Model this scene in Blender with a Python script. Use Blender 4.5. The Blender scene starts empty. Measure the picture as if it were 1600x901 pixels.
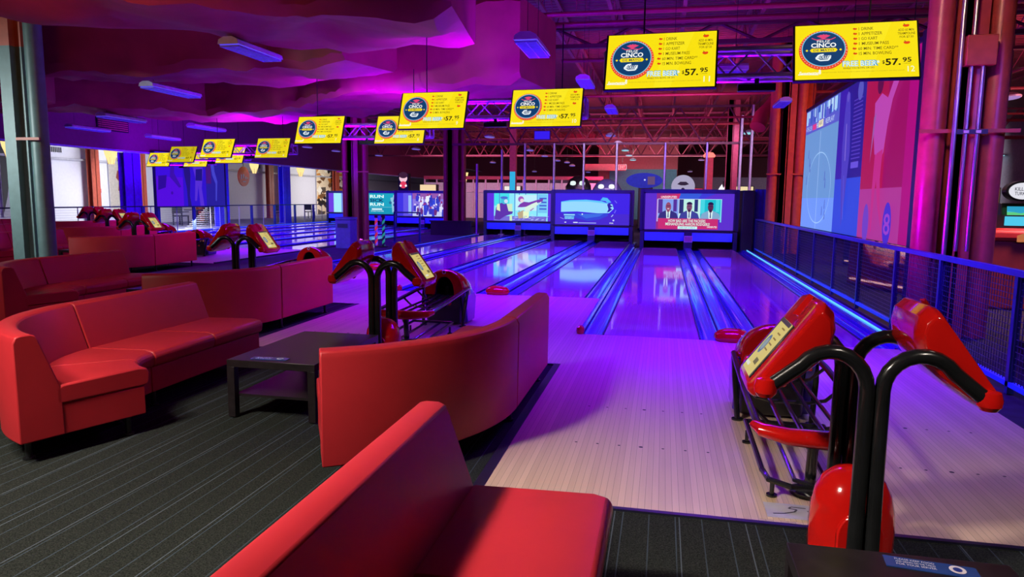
import bpy, math, random
from mathutils import Vector, Matrix, noise
random.seed(7)
S = bpy.context.scene
COL = S.collection
PI = math.pi
R = math.radians

# ------------------------------------------------------------ camera, light
S.view_settings.view_transform = 'Standard'
S.view_settings.look = 'None'
S.view_settings.exposure = 0.0
S.view_settings.gamma = 1.0
S.view_settings.use_curve_mapping = False

def camera():
    f, cx, cy, cz, yaw, pit, rol = 1109.6, 0.6168, -8.0073, 1.5278, 0.2075, 0.1257, 0.0108
    F = Vector((-math.sin(yaw)*math.cos(pit), math.cos(yaw)*math.cos(pit), -math.sin(pit)))
    Rt = Vector((math.cos(yaw), math.sin(yaw), 0)); U = Rt.cross(F)
    R2 = Rt*math.cos(rol)+U*math.sin(rol); U2 = -Rt*math.sin(rol)+U*math.cos(rol)
    cd = bpy.data.cameras.new('camera'); cam = bpy.data.objects.new('camera', cd); COL.objects.link(cam)
    m = Matrix.Identity(4)
    for i in range(3):
        m[i][0] = R2[i]; m[i][1] = U2[i]; m[i][2] = -F[i]; m[i][3] = (cx, cy, cz)[i]
    cam.matrix_world = m
    cd.sensor_width = 36; cd.lens = f/1600*36; cd.clip_start = .05; cd.clip_end = 300
    S.camera = cam
camera()

W_ = bpy.data.worlds.new('world'); S.world = W_; W_.use_nodes = True
W_.node_tree.nodes['Background'].inputs[0].default_value = (.35, .12, .45, 1)
W_.node_tree.nodes['Background'].inputs[1].default_value = .05

def area(name, loc, target, sx, sy, col, power, spread=180):
    l = bpy.data.lights.new(name, 'AREA'); l.shape = 'RECTANGLE'; l.size = sx; l.size_y = sy
    l.color = col; l.energy = power; l.spread = R(spread)
    o = bpy.data.objects.new(name, l); COL.objects.link(o); o.location = loc
    d = Vector(target)-Vector(loc); o.rotation_euler = d.to_track_quat('-Z', 'Y').to_euler()
    return o
LP, LN, LG, LGY = 3.358, 3.016, 2.3, 1.8      # lane pair pitch, stagger, walkway gap
def PO(k):                                    # origin (left lane edge at the foul line) of lane pair k
    return (-LP*k-(LG if k > 2 else 0), LN*k+(LGY if k > 2 else 0))
WHITE = (1, .86, .74); VIO = (.10, .002, 1); BLU = (.03, .05, 1)
# warm house lights over the lounge, behind and to the left of the viewer
area('house_light', (-3.4, -8.0, 4.6), (-2.8, -6.4, 0), .8, .8, WHITE, 108, 84)
area('house_light', (-3.4, -8.2, 4.5), (.6, -5.3, 0), .5, .5, WHITE, 31, 46)
area('house_light', (-3.0, -6.2, 3.7), (-3.3, -5.0, 0), .6, .6, WHITE, 36, 96)
area('house_light', (3.2, -7.8, 4.7), (2.6, -5.3, 0), .6, .6, WHITE, 13, 50)
area('house_light', (-8.2, -4.2, 3.7), (-8.4, -2.5, 0), 1.0, 1.0, (1, .74, .74), 62, 116)
area('house_light', (-14.0, 0.5, 3.6), (-14.5, 3, 0), 1.0, 1.0, (1, .66, .6), 50, 116)
area('house_light', (-11.8, -3.2, 3.0), (-9, 1.2, 1.8), .6, .6, (.8, .95, .95), 45, 60)
area('warm_bounce_fill', (-4.5, -3.5, 2.6), (-7.5, 1.0, 4.6), .4, .4, (1, .34, .10), 16, 110)  # added lamp in place of warm bounce on the duct fronts
TR = [(1.37, -.82), (-1.84, 2.20), (-5.12, 5.22), (-10.62, 10.04), (-13.92, 13.06), (-17.24, 16.08)]    # truss centres
for k in range(6):
    x, y = PO(k); tx, ty = TR[k]
    area('blacklight', (x+1.4, ty-.05, 2.52), (x+1.4, ty+.15, 0), 2.2, .12, VIO, 215, 132)
    area('lane_light', (x+1.4, y+3.6, 3.4), (x+1.4, y+4.4, 0), 2.2, 1.5, VIO, 240, 136)
    area('lane_light', (x+1.4, y+9.0, 3.4), (x+1.4, y+9.6, 0), 2.2, 1.5, (.14, .01, 1), 200, 140)
    area('mask_light', (x+1.3, y+14.4, 2.4), (x+1.3, y+15.4, 0.3), 2.6, .2, BLU, 60, 150)
    area('duct_uplight', (tx, ty+.3, 2.45), (tx-.4, ty+1.6, 5.2), 1.6, .25, (.19, .0, 1), 330 if k else 60)
area('house_light', (1.6, -3.2, 4.7), (3.9, 1, 3.0), .5, .5, (1, .5, .36), 13, 60)  # extra unseen lamp added to warm the front of the right column
area('column_light', (1.7, .3, 1.4), (3.6, 1.0, 2.0), .25, .25, (.50, .0, 1), 30, 95)
area('post_fill', (.5, 19.6, 4.6), (.2, 22.2, 2.5), 7, .2, (.75, .6, 1), 110, 120)  # unseen fill added to brighten the pale posts behind the screens
area('roof_fill', (2.0, 5.0, 3.4), (1.0, 8, 6.2), 2, 1, (.5, .03, .8), 45)  # this and the next roof lamps: unseen upward fill added to brighten the roof
area('roof_fill', (1.0, 14.0, 3.6), (0.5, 17, 6.2), 3, 1, (.85, .10, .55), 120)
area('roof_fill', (-1.0, 24.5, 3.2), (-1, 30, 6.2), 10, 1, (1, .34, .6), 190)
area('roof_fill', (-3.0, 36, 3.0), (-3, 44, 6.0), 14, 1, (1, .32, .5), 260)
area('roof_fill', (11, 12, 3.4), (11, 18, 6.2), 4, 1, (1, .28, .32), 170)
area('hall_light', (6.2, 2.6, 3.9), (5.6, 3.6, 0), 1, 1, (1, .5, .5), 130, 130)  # unseen fill added over the dark machines beyond the fence
area('hall_light', (7.6, 8.6, 4.4), (7.6, 9.6, 0), 2, 1, (1, .7, .75), 170, 130)  # second added fill, for the arcade machines
area('fence_fill', (4.9, -2.4, 3.2), (4.3, -.3, .5), .6, .3, (.15, .08, 1), 60, 110)  # unseen bluish fill added for the dark pods behind the fence
area('hall_light', (14, 40, 4.8), (19.5, 46, 2), 3, 3, (1, .95, 1), 700, 130)  # unseen fill added to lift the grey far right wall
for k in range(1, 6):  # violet fill added in each bay to tint the sofa backs
    x, y = PO(k); area('bay_fill', (x+LP+1.0, y-LN-1.7, 2.4), (x+LP-.4, y-LN-2.9, .35), .3, .3, (.62, .0, 1), 5 if k == 1 else 16, 110)
area('hall_light', (6.6, 10.6, 4.4), (4.1, 14.3, 2.2), .8, .8, (1, .20, .08), 70, 110)
area('hall_light', (0, 26, 4.8), (0, 31, 1.5), 8, .6, (.8, .5, .9), 110, 120)
area('hall_light', (0, 43, 4.8), (-.5, 50, 3), 8, .6, (.9, .85, .9), 170, 120)
area('hall_light', (-12, 38, 4.4), (-12, 44, 1), 8, 1, (1, .3, .5), 300, 140)
area('corridor_light', (-23.0, 22, 4.45), (-26.5, 24, 1.0), 2, 26, (.92, .93, 1), 2800)
area('corridor_light', (-23.0, 44, 4.45), (-26.5, 44, 1.0), 2, 20, (1, .95, .9), 1500)

# ------------------------------------------------------------ materials
def lin(c):
    def f(v):
        v /= 255.0
        return v/12.92 if v <= .04045 else ((v+.055)/1.055)**2.4
    return tuple(f(v) for v in c)
MATS = {}
def mat(name, col, rough=.5, metal=0., spec=.5, var=.12, scale=8., bump=0., coat=0., emit=None, es=1.):
    if name in MATS: return MATS[name]
    m = bpy.data.materials.new(name); m.use_nodes = True; nt = m.node_tree; N = nt.nodes; L = nt.links
    b = N['Principled BSDF']
    tc = N.new('ShaderNodeTexCoord'); nz = N.new('ShaderNodeTexNoise'); nz.inputs['Scale'].default_value = scale
    nz.inputs['Detail'].default_value = 4; L.new(tc.outputs['Object'], nz.inputs['Vector'])
    cr = N.new('ShaderNodeValToRGB')
    cr.color_ramp.elements[0].position = .3; cr.color_ramp.elements[1].position = .7
    cr.color_ramp.elements[0].color = tuple(v*(1-var) for v in col)+(1,)
    cr.color_ramp.elements[1].color = tuple(min(1, v*(1+var)) for v in col)+(1,)
    L.new(nz.outputs['Fac'], cr.inputs['Fac']); L.new(cr.outputs['Color'], b.inputs['Base Color'])
    b.inputs['Roughness'].default_value = rough; b.inputs['Metallic'].default_value = metal
    b.inputs['Specular IOR Level'].default_value = spec
    if coat: b.inputs['Coat Weight'].default_value = coat; b.inputs['Coat Roughness'].default_value = .05
    if bump:
        bp = N.new('ShaderNodeBump'); bp.inputs['Strength'].default_value = bump; bp.inputs['Distance'].default_value = .02
        L.new(nz.outputs['Fac'], bp.inputs['Height']); L.new(bp.outputs['Normal'], b.inputs['Normal'])
    if emit:
        b.inputs['Emission Color'].default_value = tuple(emit)+(1,); b.inputs['Emission Strength'].default_value = es
    MATS[name] = m; return m
def emi(rgb, s=1.):                           # colour of a lit picture element
    n = 'lit_%d_%d_%d_%g' % (*rgb, s)
    if n in MATS: return MATS[n]
    m = bpy.data.materials.new(n); m.use_nodes = True; b = m.node_tree.nodes['Principled BSDF']
    b.inputs['Base Color'].default_value = (0.01, 0.01, 0.01, 1); b.inputs['Roughness'].default_value = .4
    b.inputs['Specular IOR Level'].default_value = .1
    b.inputs['Emission Color'].default_value = lin(rgb)+(1,); b.inputs['Emission Strength'].default_value = s
    MATS[n] = m; return m

M_vinyl = mat('red_vinyl', (.47, .022, .030), .42, spec=.4, var=.08, scale=3, bump=.05)
M_gloss = mat('red_gloss_plastic', (.60, .008, .006), .12, coat=.6, var=.03)
M_black = mat('black_paint', (.012, .013, .015), .28, coat=.2, var=.2)
M_tube = mat('black_tube', (.010, .011, .012), .22, coat=.3, var=.2)
M_matte = mat('matte_black', (.008, .008, .010), .6, var=.2)
M_table = mat('dark_table_laminate', (.016, .012, .014), .30, var=.3, scale=20)
M_rubber = mat('black_rubber', (.01, .01, .01), .7)
M_steel = mat('brushed_steel', (.55, .56, .6), .3, metal=.9)
M_alu = mat('truss_aluminium', (.55, .54, .6), .38, metal=.6)
M_trim = mat('dark_trim', (.012, .012, .03), .35)
M_duct = mat('maroon_duct_wrap', (.40, .045, .075), .62, var=.18, scale=1.6, bump=.25)
M_pipe = mat('maroon_pipe', (.30, .04, .05), .4, var=.1)
M_ceil_steel = mat('maroon_steel', (.45, .07, .12), .5, var=.15)
M_orange = mat('rust_red_column', (.42, .08, .045), .5)
M_teal = mat('grey_green_column', (.10, .17, .17), .45)
M_fix = mat('white_lamp_housing', (.62, .62, .7), .4)
M_white = mat('white_wall_paint', (.66, .66, .72), .7, var=.03)
M_wallpurple = mat('maroon_wall_paint', (.22, .03, .12), .7, var=.06)
M_rail = mat('navy_rail_paint', (.02, .035, .18), .3)
M_fence = mat('dark_navy_steel', (.018, .02, .09), .35)
M_cap = mat('blue_capping', (.06, .05, .60), .18, coat=.5, var=.05)
M_gut = mat('blue_gutter_plastic', (.035, .012, .55), .2, coat=.6, var=.06, scale=3)
M_maskblue = mat('blue_pinsetter_mask', (.05, .14, .85), .4, var=.05)
M_darkblue = mat('navy_frame', (.010, .012, .06), .4)

def floor_carpet():
    m = bpy.data.materials.new('striped_carpet'); m.use_nodes = True; nt = m.node_tree; N = nt.nodes; L = nt.links
    b = N['Principled BSDF']; b.inputs['Roughness'].default_value = .95; b.inputs['Specular IOR Level'].default_value = .08
    g = N.new('ShaderNodeNewGeometry'); sp = N.new('ShaderNodeSeparateXYZ'); L.new(g.outputs['Position'], sp.inputs[0])
    def stripe(scale, w, off):
        a = N.new('ShaderNodeMath'); a.operation = 'MULTIPLY_ADD'; a.inputs[1].default_value = scale; a.inputs[2].default_value = off
        L.new(sp.outputs['X'], a.inputs[0])
        fr = N.new('ShaderNodeMath'); fr.operation = 'FRACT'; L.new(a.outputs[0], fr.inputs[0])
        lt = N.new('ShaderNodeMath'); lt.operation = 'LESS_THAN'; lt.inputs[1].default_value = w; L.new(fr.outputs[0], lt.inputs[0])
        return lt
    s1 = stripe(1/.125, .045, 100.2); s2 = stripe(1/.31, .018, 100.6); s3 = stripe(1/.026, .3, 100.)
    nz = N.new('ShaderNodeTexNoise'); nz.inputs['Scale'].default_value = 160; L.new(g.outputs['Position'], nz.inputs['Vector'])
    mp = N.new('ShaderNodeMapping'); mp.inputs['Scale'].default_value = (30, 2.2, 1); L.new(g.outputs['Position'], mp.inputs[0])
    n2 = N.new('ShaderNodeTexNoise'); n2.inputs['Scale'].default_value = 1; L.new(mp.outputs[0], n2.inputs['Vector'])
    cr = N.new('ShaderNodeValToRGB'); cr.color_ramp.elements[0].color = (.007, .009, .008, 1); cr.color_ramp.elements[1].color = (.036, .042, .036, 1)
    cr.color_ramp.elements[0].position = .35; cr.color_ramp.elements[1].position = .75
    L.new(nz.outputs['Fac'], cr.inputs['Fac'])
    def mix(fac, a, bcol, f=1.):
        mx = N.new('ShaderNodeMix'); mx.data_type = 'RGBA'
        mu = N.new('ShaderNodeMath'); mu.operation = 'MULTIPLY'; mu.inputs[1].default_value = f
        L.new(fac, mu.inputs[0]); L.new(mu.outputs[0], mx.inputs[0]); L.new(a, mx.inputs[6]); mx.inputs[7].default_value = bcol
        return mx.outputs[2]
    c = mix(s3.outputs[0], cr.outputs['Color'], (.016, .018, .018, 1), .35)
    mm = N.new('ShaderNodeMath'); mm.operation = 'MULTIPLY'; L.new(s1.outputs[0], mm.inputs[0]); L.new(n2.outputs['Fac'], mm.inputs[1])
    c = mix(mm.outputs[0], c, (.05, .075, .10, 1), 1.5)
    c = mix(s2.outputs[0], c, (.085, .11, .135, 1), .9)
    L.new(c, b.inputs['Base Color'])
    bp = N.new('ShaderNodeBump'); bp.inputs['Strength'].default_value = .5; bp.inputs['Distance'].default_value = .004
    L.new(nz.outputs['Fac'], bp.inputs['Height']); L.new(bp.outputs['Normal'], b.inputs['Normal'])
    return m
def wood(name, c1, c2, rough, spec=.5, coat=0., plank=.0265, line=.06):
    m = bpy.data.materials.new(name); m.use_nodes = True; nt = m.node_tree; N = nt.nodes; L = nt.links
    b = N['Principled BSDF']; b.inputs['Roughness'].default_value = rough; b.inputs['Specular IOR Level'].default_value = spec
    b.inputs['Coat Weight'].default_value = coat; b.inputs['Coat Roughness'].default_value = .04
    g = N.new('ShaderNodeNewGeometry'); sp = N.new('ShaderNodeSeparateXYZ'); L.new(g.outputs['Position'], sp.inputs[0])
    a = N.new('ShaderNodeMath'); a.operation = 'MULTIPLY_ADD'; a.inputs[1].default_value = 1/plank; a.inputs[2].default_value = 4000; L.new(sp.outputs['X'], a.inputs[0])
    fl = N.new('ShaderNodeMath'); fl.operation = 'FLOOR'; L.new(a.outputs[0], fl.inputs[0])
    fr = N.new('ShaderNodeMath'); fr.operation = 'FRACT'; L.new(a.outputs[0], fr.inputs[0])
    wn = N.new('ShaderNodeTexWhiteNoise'); wn.noise_dimensions = '1D'; L.new(fl.outputs[0], wn.inputs['W'])
    mp = N.new('ShaderNodeMapping'); mp.inputs['Scale'].default_value = (60, 2, 1); L.new(g.outputs['Position'], mp.inputs[0])
    nz = N.new('ShaderNodeTexNoise'); nz.inputs['Scale'].default_value = 1; nz.inputs['Detail'].default_value = 5; L.new(mp.outputs[0], nz.inputs['Vector'])
    ad = N.new('ShaderNodeMath'); ad.operation = 'ADD'; L.new(wn.outputs['Value'], ad.inputs[0]); L.new(nz.outputs['Fac'], ad.inputs[1])
    hf = N.new('ShaderNodeMath'); hf.operation = 'MULTIPLY'; hf.inputs[1].default_value = .5; L.new(ad.outputs[0], hf.inputs[0])
    cr = N.new('ShaderNodeValToRGB'); cr.color_ramp.elements[0].color = c1+(1,); cr.color_ramp.elements[1].color = c2+(1,)
    cr.color_ramp.elements[0].position = .2; cr.color_ramp.elements[1].position = .8; L.new(hf.outputs[0], cr.inputs['Fac'])
    lt = N.new('ShaderNodeMath'); lt.operation = 'LESS_THAN'; lt.inputs[1].default_value = line; L.new(fr.outputs[0], lt.inputs[0])
    mx = N.new('ShaderNodeMix'); mx.data_type = 'RGBA'; L.new(lt.outputs[0], mx.inputs[0]); L.new(cr.outputs['Color'], mx.inputs[6])
    mx.inputs[7].default_value = tuple(v*.45 for v in c1)+(1,)
    L.new(mx.outputs[2], b.inputs['Base Color'])
    return m
M_carpet = floor_carpet()
M_appr = wood('maple_approach_boards', (.56, .41, .28), (.68, .51, .36), .36, .35, plank=.034, line=.05)
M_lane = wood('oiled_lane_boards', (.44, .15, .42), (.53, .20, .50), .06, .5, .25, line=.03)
M_hall = mat('dark_hall_carpet', (.02, .016, .035), .9, var=.5, scale=5)

# ------------------------------------------------------------ mesh builder
class MB:
    def __init__(s): s.v = []; s.f = []; s.m = []; s.sm = []
    def add(s, vs, fs, mi=0, smooth=False):
        o = len(s.v); s.v += [tuple(v) for v in vs]
        for f in fs: s.f.append([i+o for i in f]); s.m.append(mi); s.sm.append(smooth)
        return s
    def box(s, x0, x1, y0, y1, z0, z1, mi=0):
        v = [(x, y, z) for z in (z0, z1) for y in (y0, y1) for x in (x0, x1)]
        return s.add(v, [(0, 2, 3, 1), (4, 5, 7, 6), (0, 1, 5, 4), (2, 6, 7, 3), (0, 4, 6, 2), (1, 3, 7, 5)], mi)
    def loft(s, rings, mi=0, smooth=True, cap=True, closed=True):
        n = len(rings[0]); vs = [p for r in rings for p in r]; fs = []
        for i in range(len(rings)-1):
            for j in range(n if closed else n-1):
                a = i*n+j; b = i*n+(j+1) % n
                fs.append((a, b, b+n, a+n))
        s.add(vs, fs, mi, smooth)
        if cap and closed:
            s.add(rings[0], [tuple(range(n))[::-1]], mi); s.add(rings[-1], [tuple(range(n))], mi)
        return s
    def tube(s, pts, r, mi=0, n=10, cap=True, closed=False, flat=None):
        P = [Vector(p) for p in pts]; K = len(P); rings = []; up = None
        for i in range(K):
            if closed: t = P[(i+1) % K]-P[i-1]
            else: t = P[min(i+1, K-1)]-P[max(i-1, 0)]
            t.normalize()
            if up is None:
                up = Vector((0, 0, 1)) if abs(t.z) < .9 else Vector((0, 1, 0))
            a = t.cross(up).normalized(); up = a.cross(t).normalized()
            rr = r[i] if isinstance(r, (list, tuple)) else r
            rings.append([P[i]+a*math.cos(2*PI*j/n)*rr+up*math.sin(2*PI*j/n)*rr*(flat or 1) for j in range(n)])
        if closed: rings.append(rings[0])
        return s.loft(rings, mi, True, cap and not closed)
    def cyl(s, p0, p1, r0, r1=None, mi=0, n=16):
        return s.tube([p0, p1], [r0, r0 if r1 is None else r1], mi, n)
    def lathe(s, c, prof, mi=0, n=24, sx=1., sy=1.):
        rings = [[(c[0]+r*sx*math.cos(2*PI*j/n), c[1]+r*sy*math.sin(2*PI*j/n), c[2]+z) for j in range(n)] for r, z in prof]
        return s.loft(rings, mi)
    def prism(s, poly, y0, y1, mi=0, axis='y'):
        def q(a, b, t): return {'y': (a, t, b), 'x': (t, a, b), 'z': (a, b, t)}[axis]
        return s.loft([[q(a, b, y0) for a, b in poly], [q(a, b, y1) for a, b in poly]], mi, False)
    def build(s, name, mats, parent=None, loc=None, bevel=0, rot=None, segs=2):
        me = bpy.data.meshes.new(name); me.from_pydata(s.v, [], s.f)
        for m in (mats if isinstance(mats, (list, tuple)) else [mats]): me.materials.append(m)
        me.polygons.foreach_set('material_index', s.m); me.polygons.foreach_set('use_smooth', s.sm)
        me.update()
        import bmesh
        bm = bmesh.new(); bm.from_mesh(me); bmesh.ops.remove_doubles(bm, verts=bm.verts, dist=1e-5)
        bmesh.ops.recalc_face_normals(bm, faces=bm.faces); bm.to_mesh(me); bm.free()
        me.polygons.foreach_set('use_smooth', [True]*len(me.polygons)); me.set_sharp_from_angle(angle=R(32))
        o = bpy.data.objects.new(name, me); COL.objects.link(o)
        if parent: o.parent = parent
        if loc: o.location = loc
        if rot is not None: o.rotation_euler = rot
        if bevel:
            b = o.modifiers.new('bevel', 'BEVEL'); b.width = bevel; b.segments = segs; b.limit_method = 'ANGLE'; b.angle_limit = R(35)
            b.harden_normals = False
        return o
def tag(o, label=None, cat=None, group=None, kind=None):
    if label: o['label'] = label
    if cat: o['category'] = cat
    if group: o['group'] = group
    if kind: o['kind'] = kind
    return o
def empty(name, loc, rz=0, **k):
    o = bpy.data.objects.new(name, None); COL.objects.link(o); o.location = loc; o.rotation_euler = (0, 0, rz)
    o.empty_display_size = .1
    return tag(o, **k)
def children(o): return [c for c in bpy.data.objects if c.parent == o]
def copy_tree(o, parent=None):
    c = o.copy(); COL.objects.link(c)
    if parent: c.parent = parent
    for ch in children(o): copy_tree(ch, c)
    return c
def struct(name, mb, m, **k):
    return tag(mb.build(name, m, **k), kind='structure')

_tc = {}
def text_mesh(t, bold=0.):
    key = (t, bold)
    if key in _tc: return _tc[key]
    cu = bpy.data.curves.new('t', 'FONT'); cu.body = t; cu.offset = bold*.45; cu.resolution_u = 2
    cu.align_x = 'LEFT'; o = bpy.data.objects.new('t', cu); COL.objects.link(o)
    bpy.context.view_layer.update()
    me = bpy.data.meshes.new_from_object(o.evaluated_get(bpy.context.evaluated_depsgraph_get()))
    v = [(p.co.x, p.co.y) for p in me.vertices]; f = [tuple(p.vertices) for p in me.polygons]
    bpy.data.objects.remove(o); bpy.data.curves.remove(cu); bpy.data.meshes.remove(me)
    if v:
        x0 = min(a for a, b in v); x1 = max(a for a, b in v); y0 = min(b for a, b in v); y1 = max(b for a, b in v)
        v = [((a-x0)/max(1e-6, x1-x0), (b-y0)/max(1e-6, y1-y0)) for a, b in v]
    _tc[key] = (v, f); return _tc[key]
class Pic:                                    # a lit picture: shapes laid on its screen in u (right), v (up), 0..1
    def __init__(s, w, h, step=.0006): s.w = w; s.h = h; s.mb = MB(); s.cols = []; s.n = 0; s.step = step
    def ci(s, c):
        if c not in s.cols: s.cols.append(c)
        return s.cols.index(c)
    def poly(s, pts, c):
        s.n += 1; y = -s.n*s.step
        s.mb.add([((u-.5)*s.w, y, (v-.5)*s.h) for u, v in pts], [tuple(range(len(pts)))], s.ci(c)); return s
    def rect(s, u0, u1, v0, v1, c): return s.poly([(u0, v0), (u1, v0), (u1, v1), (u0, v1)], c)
    def ell(s, u, v, ru, c, rv=None, n=28, a0=0, a1=360):
        rv = rv if rv else ru*s.w/s.h
        return s.poly([(u+ru*math.cos(R(a0+(a1-a0)*i/n)), v+rv*math.sin(R(a0+(a1-a0)*i/n))) for i in range(n+(a1-a0 < 360))], c)
    def line(s, pts, t, c):
        for (u0, v0), (u1, v1) in zip(pts, pts[1:]):
            dx = (u1-u0)*s.w; dy = (v1-v0)*s.h; L = math.hypot(dx, dy) or 1; a = -dy/L*t/2/s.w; b = dx/L*t/2/s.h
            s.poly([(u0+a, v0+b), (u0-a, v0-b), (u1-a, v1-b), (u1+a, v1+b)], c); s.n -= 1
        s.n += 1; return s
    def text(s, t, u0, u1, v0, v1, c, bold=0., slant=0.):
        v, f = text_mesh(t, bold); s.n += 1; y = -s.n*s.step
        s.mb.add([((u0+(u1-u0)*a+slant*b-.5)*s.w, y, (v0+(v1-v0)*b-.5)*s.h) for a, b in v], f, s.ci(c)); return s
    def build(s, name, parent=None, glow=1., **k):
        return s.mb.build(name, [emi(c, glow) for c in s.cols], parent, **k)

# ------------------------------------------------------------ big structure
YF = -14
b = MB(); b.box(-30, 20, YF, 75, -.35, -.20); struct('floor', b, M_hall)
# lounge carpet: a staggered band following the approaches
for k in range(6):
    x, y = PO(k)
    b = MB(); b.box(-20.2 if k == 5 else x-.33, 3.10 if k == 0 else x+LP-(.33 if k != 3 else .27), YF, y-4.6, -.20, -.008); struct('floor', b, M_carpet)
b = MB(); b.box(PO(3)[0]+LP-.27, PO(2)[0]-.33, YF, PO(2)[1]-4.6, -.20, -.008); struct('floor', b, M_carpet)
b = MB(); b.box(3.10, 20, YF, -4.6, -.20, -.008); struct('floor', b, M_carpet)
b = MB(); b.box(3.30, 20, -4.6, 62, -.20, -.008); b.box(3.10, 3.30, -4.6, 0, -.20, -.008); struct('floor', b, M_hall)
b = MB(); b.box(PO(3)[0]+LP-.27, PO(2)[0]-.33, PO(2)[1]-4.6, 40, -.20, .004); struct('floor', b, M_hall)   # dark walkway between the lane banks
b = MB(); b.box(-27, -20.2, YF, 70, -.20, -.008); struct('floor', b, mat('corridor_floor', (.10, .10, .16), .5))
b = MB(); b.box(-20.2, 3.1, 31, 62, -.20, -.008); struct('floor', b, M_hall)

for k in range(6):
    x, y = PO(k)
    b = MB(); b.box(x-.27, x+LP-.27, y-4.57, y, -.2, 0); struct('floor', b, M_appr)       # approach boards
    b = MB(); b.box(x-.33, x-.27, y-4.6, y-4.57+LN if k not in (2, 5) else y, -.2, .004)
    b.box(x-.27, x+LP-.27, y-4.60, y-4.57, -.2, .003); struct('trim_%d' % (k+1), b, M_trim)

LW, GW, GP = 1.0668, .235, .689
ord_ = ['rightmost', 'second from the right', 'third from the right', 'fourth from the right', 'fifth from the right', 'sixth from the right',
        'seventh from the right', 'eighth from the right', 'ninth from the right', 'tenth from the right', 'eleventh from the right', 'leftmost, far beyond the columns']
LE = 15.06
def gutter(x0, y, y0, parent):
    g = MB(); n = 10; prof = []
    for i in range(n+1):
        a = PI*i/n; prof.append((x0+GW/2-GW/2*math.cos(a), -.055*math.sin(a)))
    g.loft([[(px, y0+t, pz) for px, pz in prof] for t in (0, LE)], 0, True, False, closed=False)
    g.box(x0-.006, x0+.006, y0, y0+LE, -.06, .012, 1); g.box(x0+GW-.006, x0+GW+.006, y0, y0+LE, -.06, .012, 1)
    g.box(x0, x0+GW, y0, y0+LE, -.12, -.07, 1)
    return g.build('gutter', [M_gut, M_darkblue], parent)
ln = 0
for k in range(6):
    x, y = PO(k)
    for side in (1, 0):
        lx = x+(LW+GP)*side
        e = empty('bowling_lane', (lx+LW/2, y, 0), label='glossy wooden bowling lane under purple light, %s' % ord_[ln], cat='bowling lane', group='bowling lanes'); ln += 1
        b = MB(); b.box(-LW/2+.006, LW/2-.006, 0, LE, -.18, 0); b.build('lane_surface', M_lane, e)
        d = MB()
        for j, yy in enumerate((2.1, 2.6)):          # aiming dots and arrows
            for i in range(-2, 3): d.lathe((i*.16, yy+abs(i)*0.12, .0015), [(0, 0), (.012, 0), (0, .0004)], 0, 6)
        d.build('lane_marks', mat('lane_mark_inlay', (.10, .02, .05), .4), e)
        gutter(-LW/2-GW, 0, 0, e); gutter(LW/2, 0, 0, e)
    c = empty('ball_return_track', (x+LW+GP/2, y, 0), label='raised blue ball return capping with red end, %s' % ['between the two rightmost lanes', 'in the second lane pair from the right', 'in the third lane pair from the right', 'in the fourth lane pair from the right', 'in the fifth lane pair from the right', 'in the farthest left lane pair'][k], cat='lane divider', group='ball return tracks')
    b = MB(); wv = .105
    prof = [(-wv, -.15), (-wv, .01), (-wv*.8, .035), (0, .05), (wv*.8, .035), (wv, .01), (wv, -.15)]
    b.loft([[(px, t, pz) for px, pz in prof] for t in (.05, LE)], 0, False); b.build('capping', M_cap, c)
    b = MB(); b.lathe((0, .02, 0), [(.18, 0), (.20, .035), (.19, .08), (.15, .115), (.08, .135), (0.0, .14)], 0, 24, 1, .7); b.build('end_cap', M_gloss, c)
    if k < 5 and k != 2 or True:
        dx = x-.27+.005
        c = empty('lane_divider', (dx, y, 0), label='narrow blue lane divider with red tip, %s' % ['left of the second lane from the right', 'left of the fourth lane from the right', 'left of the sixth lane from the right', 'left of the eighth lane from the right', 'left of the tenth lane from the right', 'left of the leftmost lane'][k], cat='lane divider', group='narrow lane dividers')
        b = MB(); b.loft([[(px, t, pz) for px, pz in [(-.03, -.15), (-.03, .02), (-.012, .04), (.012, .04), (.03, .02), (.03, -.15)]] for t in (.06, LE)], 0, False)
        b.build('capping', M_cap, c)
        b = MB(); b.lathe((0, .03, 0), [(.045, 0), (.055, .03), (.05, .07), (.025, .09), (0, .095)], 0, 16, .9, 1.2); b.build('end_cap', M_gloss, c)
        b = MB(); b.box(-.008, .008, LN+.1, LE-.4, .040, .046); b.build('painted_highlight', emi((70, 120, 255), 1.0), c)  # highlight along the capping top, put in as an emissive strip
# right edge of the last lane: capping and glowing strip
b = MB(); b.box(3.06, 3.30, -.0, 16.6, -.15, .012); b.box(3.05, 3.075, -.0, 16.6, -.1, .03)
struct('trim_7', b, M_cap)
b = MB(); b.box(3.185, 3.20, -.2, 16.8, .014, .03); o = b.build('led_strip', emi((90, 190, 255), 1.4))
tag(o, 'thin bright blue light strip running along the floor beside the mesh fence', 'light strip')
b = MB(); b.box(-10.0-9.6, -19.29, 15, 34, .0, .03)
o = b.build('led_strip', emi((40, 60, 255), 1.2)); tag(o, 'blue light strip on the floor along the far left railing', 'light strip')

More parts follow.
